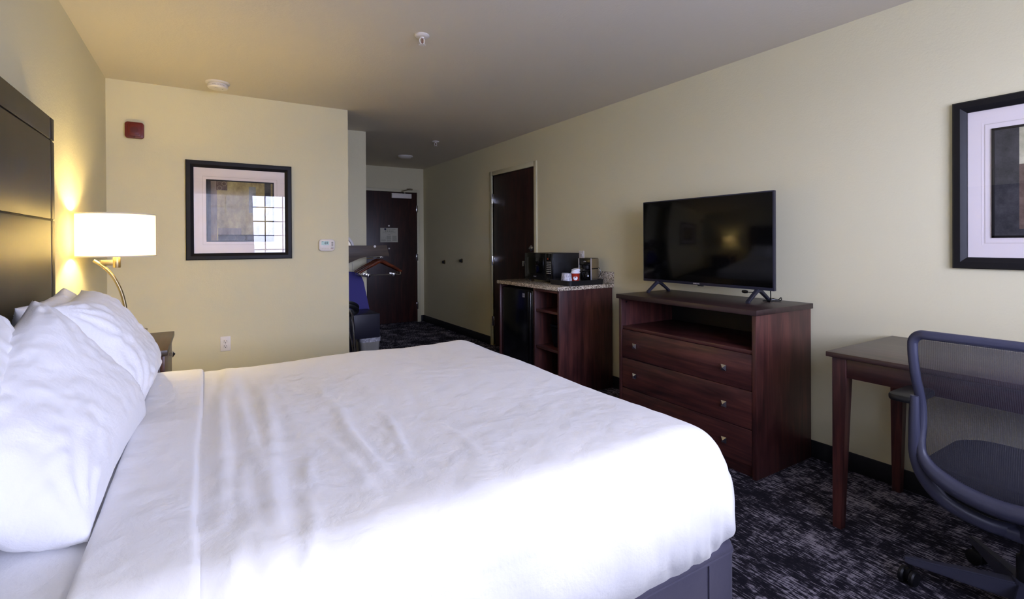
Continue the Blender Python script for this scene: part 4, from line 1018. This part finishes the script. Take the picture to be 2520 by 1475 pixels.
for k, (dx, dy, rz, lb) in enumerate(((.0, .05, -.06, 'second wooden hanger, just behind the front one'), (.0, .10, .03, 'third wooden hanger from the front on the rod'), (.0, .15, -.12, 'rearmost wooden hanger on the closet rod'))):
    dup(h0, (1.504 + dx, 4.935 + dy, 1.073), rz, lb)
# round mirror
t = thing('wall_mirror', (1.22, 5.293, 1.04), 'round white rimmed object on the alcove wall half hidden by the bracket', 'mirror')
Mx = onY(1.17, 5.293, 1.20)
B(Mx).lathe([(.125, -.001), (.125, .03), (.13, .038), (.148, .038), (.155, .03), (.155, -.001)], 48).done('rim', 'white', t)
B(Mx).lathe([(0, .02), (.127, .022), (.127, .02), (0, .019)], 48).done('mirror_glass', 'steel', t)
B().tube(cr([(1.30, 5.286, 1.08), (1.31, 5.284, 1.0), (1.305, 5.286, .9)], 5), .002, 6).done('cord', 'white', t)
# bench
t = thing('luggage_bench', (1.2, 5.0, 0), 'dark box bench with tall rounded blue fabric panel in the alcove', 'bench')
B().box(.80, 1.437, 4.765, 5.20, .342, .572, .004).done('box', 'navy', t)
Mf = frameM((0, 5.25, 0), (1, 0, 0), (0, 0, 1), (0, -1, 0))
prof = [(.95, .30), (1.52, .30), (1.465, .555), (1.405, .85), (1.385, .905), (1.355, .94), (1.31, .957), (1.26, .962), (1.2, .955), (1.15, .93), (1.10, .86), (.95, .55)]
B(Mf).prism(prof, 0, .035, .006).done('blue_panel', 'blue', t)
b = B(); b.box(.86, 1.2, 4.79, 5.18, 0, .342, .003); b.box(1.0, 1.06, 5.19, 5.24, 0, .5, .003); b.done('pedestal', 'navy', t)
# waste bin
t = thing('waste_bin', (1.36, 4.87, 0), 'translucent plastic waste bin with a liner under the dark bench', 'bin')
b = B(Matrix.Translation((1.365, 4.90, 0)))
tb = bmesh.new(); rr = []
for sx_, sy_, z in ((.075, .06, .002), (.1, .085, .32), (.104, .089, .325), (.104, .089, .335), (.098, .083, .335), (.072, .057, .01)):
    ring_ = []
    for k in range(32):
        a = 2 * pi * k / 32; c_, s_ = cos(a), sin(a); q = (abs(c_) ** 4 + abs(s_) ** 4) ** -.25
        ring_.append(tb.verts.new((sx_ * c_ * q, sy_ * s_ * q, z)))
    rr.append(ring_)
for A, C in zip(rr, rr[1:]):
    for i in range(32): tb.faces.new((A[i], A[(i + 1) % 32], C[(i + 1) % 32], C[i])).smooth = True
tb.faces.new(rr[0][::-1]); tb.faces.new(rr[-1]); b._add(tb); b.done('bin_body', 'bin', t)
b = B(Matrix.Translation((1.365, 4.90, 0)))
b.grid(lambda u, v: Vector((.106 * cos(2 * pi * u) * ((abs(cos(2 * pi * u)) ** 4 + abs(sin(2 * pi * u)) ** 4) ** -.25) * (1 - .03 * v), .091 * sin(2 * pi * u) * ((abs(cos(2 * pi * u)) ** 4 + abs(sin(2 * pi * u)) ** 4) ** -.25) * (1 - .03 * v), .337 - .045 * v + .006 * noise.noise(Vector((cos(2 * pi * u) * 4, sin(2 * pi * u) * 4, v))))), 64, 4)
b.done('liner', 'clear', t, merge=True)
# luggage rack, folded
t = thing('luggage_rack', (1.12, 4.69, 0), 'folded chrome luggage rack with black straps leaning in the alcove entrance', 'luggage rack')
b = B(); b.tube(cr([(1.02, 4.70, .66), (1.10, 4.70, .655), (1.15, 4.70, .60), (1.165, 4.70, .5), (1.175, 4.69, .3), (1.20, 4.68, .0)], 8), .012, 12); b.done('tube_frame', 'chrome', t)
b = B(); b.tube(cr([(1.0, 4.725, .56), (1.08, 4.725, .55), (1.12, 4.725, .5), (1.145, 4.725, .38), (1.18, 4.72, .2), (1.22, 4.71, .0)], 8), .012, 12); b.done('tube_frame', 'chrome', t)
b = B()
for k in range(2): b.tube(cr([(1.02, 4.69, .70 - .03 * k), (1.12, 4.675, .705 - .03 * k), (1.19, 4.69, .675 - .03 * k), (1.20, 4.72, .64 - .03 * k), (1.14, 4.74, .615 - .03 * k), (1.05, 4.74, .62 - .03 * k)], 6), .02, 8, flat=.15, up=(.3, 1, .2))
b.done('strap', 'blackm', t)

def sheer_mat(name):
    m = bpy.data.materials.new(name); m.use_nodes = True; t = m.node_tree; n = t.nodes; L = t.links.new; n.clear()
    o = n.new('ShaderNodeOutputMaterial'); mix = n.new('ShaderNodeMixShader'); tl = n.new('ShaderNodeBsdfTranslucent'); tr = n.new('ShaderNodeBsdfTransparent')
    tl.inputs['Color'].default_value = lin((150, 148, 144))
    tc = n.new('ShaderNodeTexCoord'); nz = n.new('ShaderNodeTexNoise'); nz.inputs['Scale'].default_value = 200; L(tc.outputs['Object'], nz.inputs['Vector'])
    mr = n.new('ShaderNodeMapRange'); mr.inputs['To Min'].default_value = .9; mr.inputs['To Max'].default_value = .96; L(nz.outputs['Fac'], mr.inputs['Value']); L(mr.outputs[0], mix.inputs[0])
    L(tr.outputs[0], mix.inputs[1]); L(tl.outputs[0], mix.inputs[2]); L(mix.outputs[0], o.inputs['Surface']); return m
M['sheer'] = sheer_mat('fill_light_sheer_cloth')
b = B(); b.grid(lambda u, v: Vector((-.56 + (1.27 + .10 * (1 - v) ** 2) * u, YW + .035 + .012 * sin(u * 60), .04 + 2.28 * v)), 120, 16)
tag(b.done('fill_light_sheer', 'sheer', sharp=0), 'added sheer curtain passing soft fill light through the headboard half of the window', 'curtain')  # sheer added over the widened part, passes dimmed light to the bed head
# ================================================================== CURTAINS (behind the camera, seen only in reflections)
for (x0, x1, lb) in ((-.58, -.42, 'beige curtain drawn aside at the headboard side of the window'), (2.30, 2.82, 'beige curtain drawn aside at the desk side of the window')):
    b = B(); b.grid(lambda u, v: Vector((x0 + (x1 - x0) * u, YW + .075 + .022 * sin(u * 46 + .4 * sin(v * 5)), .03 + 2.3 * v)), 110, 12)
    tag(b.done('curtain', 'curtain', sharp=0, solid=.003), lb, 'curtain')
b = B(); b.tube([(-.59, YW + .075, 2.345), (2.9, YW + .075, 2.345)], .012, 12); b.box(-.3, -.28, YW, YW + .08, 2.335, 2.355, .001); b.box(2.84, 2.86, YW, YW + .08, 2.335, 2.355, .001)
tag(b.done('curtain_rod', 'nickel'), 'nickel curtain rod above the window', 'curtain rod')

# ================================================================== LIGHT
SUN_E, SKY_S, GROUND_S, EXPO = .3, 7.6, 3.0, 2.0
wd = bpy.data.worlds.new('daylight'); scene.world = wd; wd.use_nodes = True
t = wd.node_tree; n = t.nodes; L = t.links.new; bg = n['Background']
tc = n.new('ShaderNodeTexCoord'); sp = n.new('ShaderNodeSeparateXYZ'); L(tc.outputs['Generated'], sp.inputs[0])
r = n.new('ShaderNodeValToRGB'); e = r.color_ramp.elements
while len(e) < 6: e.new(.5)
# snowy ground, bright hazy horizon, deeper sky overhead
for el, (ps, k) in zip(e, ((0, .55), (.485, .62), (.51, 1.0), (.61, 1.0), (.68, .45), (.78, .18))):
    el.position = ps; el.color = (.62 * k, .67 * k, 1.0 * k, 1)
mr = n.new('ShaderNodeMapRange'); mr.inputs['From Min'].default_value = -1; mr.inputs['From Max'].default_value = 1; L(sp.outputs['Z'], mr.inputs['Value']); L(mr.outputs[0], r.inputs['Fac'])
L(r.outputs['Color'], bg.inputs['Color']); bg.inputs['Strength'].default_value = SKY_S
pl = bpy.data.lights.new('window_portal', 'AREA'); pl.shape = 'RECTANGLE'; pl.size = WX1 - WX0; pl.size_y = WZ1 - WZ0; pl.cycles.is_portal = True
po = bpy.data.objects.new('window_portal', pl); COL.objects.link(po); po.location = ((WX0 + WX1) / 2, YW - .16, (WZ0 + WZ1) / 2); po.rotation_euler = (radians(90), 0, 0)
sl = bpy.data.lights.new('sun', 'SUN'); sl.energy = SUN_E; sl.angle = radians(4); sl.color = (1, .97, .9)
so = bpy.data.objects.new('sun', sl); COL.objects.link(so)
sd = Vector((-.5, 1, -.707)).normalized(); so.rotation_euler = sd.to_track_quat('-Z', 'Y').to_euler(); so.location = (1.5, -3, 3)

# ================================================================== CAMERA
CAM = dict(f=1218.5087, yaw=.5544, pitch=-.0044, roll=-.0054, cy=603.5454, h=1.2499)
y_, p_, r_ = CAM['yaw'], CAM['pitch'], CAM['roll']
fw = Vector((sin(y_) * cos(p_), cos(y_) * cos(p_), sin(p_))); rt = Vector((cos(y_), -sin(y_), 0)); up = rt.cross(fw)
rt2 = rt * cos(r_) + up * sin(r_); up2 = -rt * sin(r_) + up * cos(r_)
cam = bpy.data.cameras.new('camera'); co = bpy.data.objects.new('camera', cam); COL.objects.link(co)
mw = Matrix.Identity(4)
for i in range(3): mw[i][0] = rt2[i]; mw[i][1] = up2[i]; mw[i][2] = -fw[i]
mw.translation = Vector((0, 0, CAM['h'])); co.matrix_world = mw
cam.sensor_fit = 'HORIZONTAL'; cam.sensor_width = 36; cam.lens = CAM['f'] / 2520 * 36
cam.shift_x = 0; cam.shift_y = -(1475 / 2 - CAM['cy']) / 2520; cam.clip_start = .02
scene.camera = co
vs = scene.view_settings; vs.view_transform = 'Standard'; vs.look = 'None'; vs.exposure = EXPO; vs.gamma = 1; vs.use_curve_mapping = False
scene.cycles.max_bounces = 12; scene.cycles.transparent_max_bounces = 16; scene.cycles.diffuse_bounces = 8
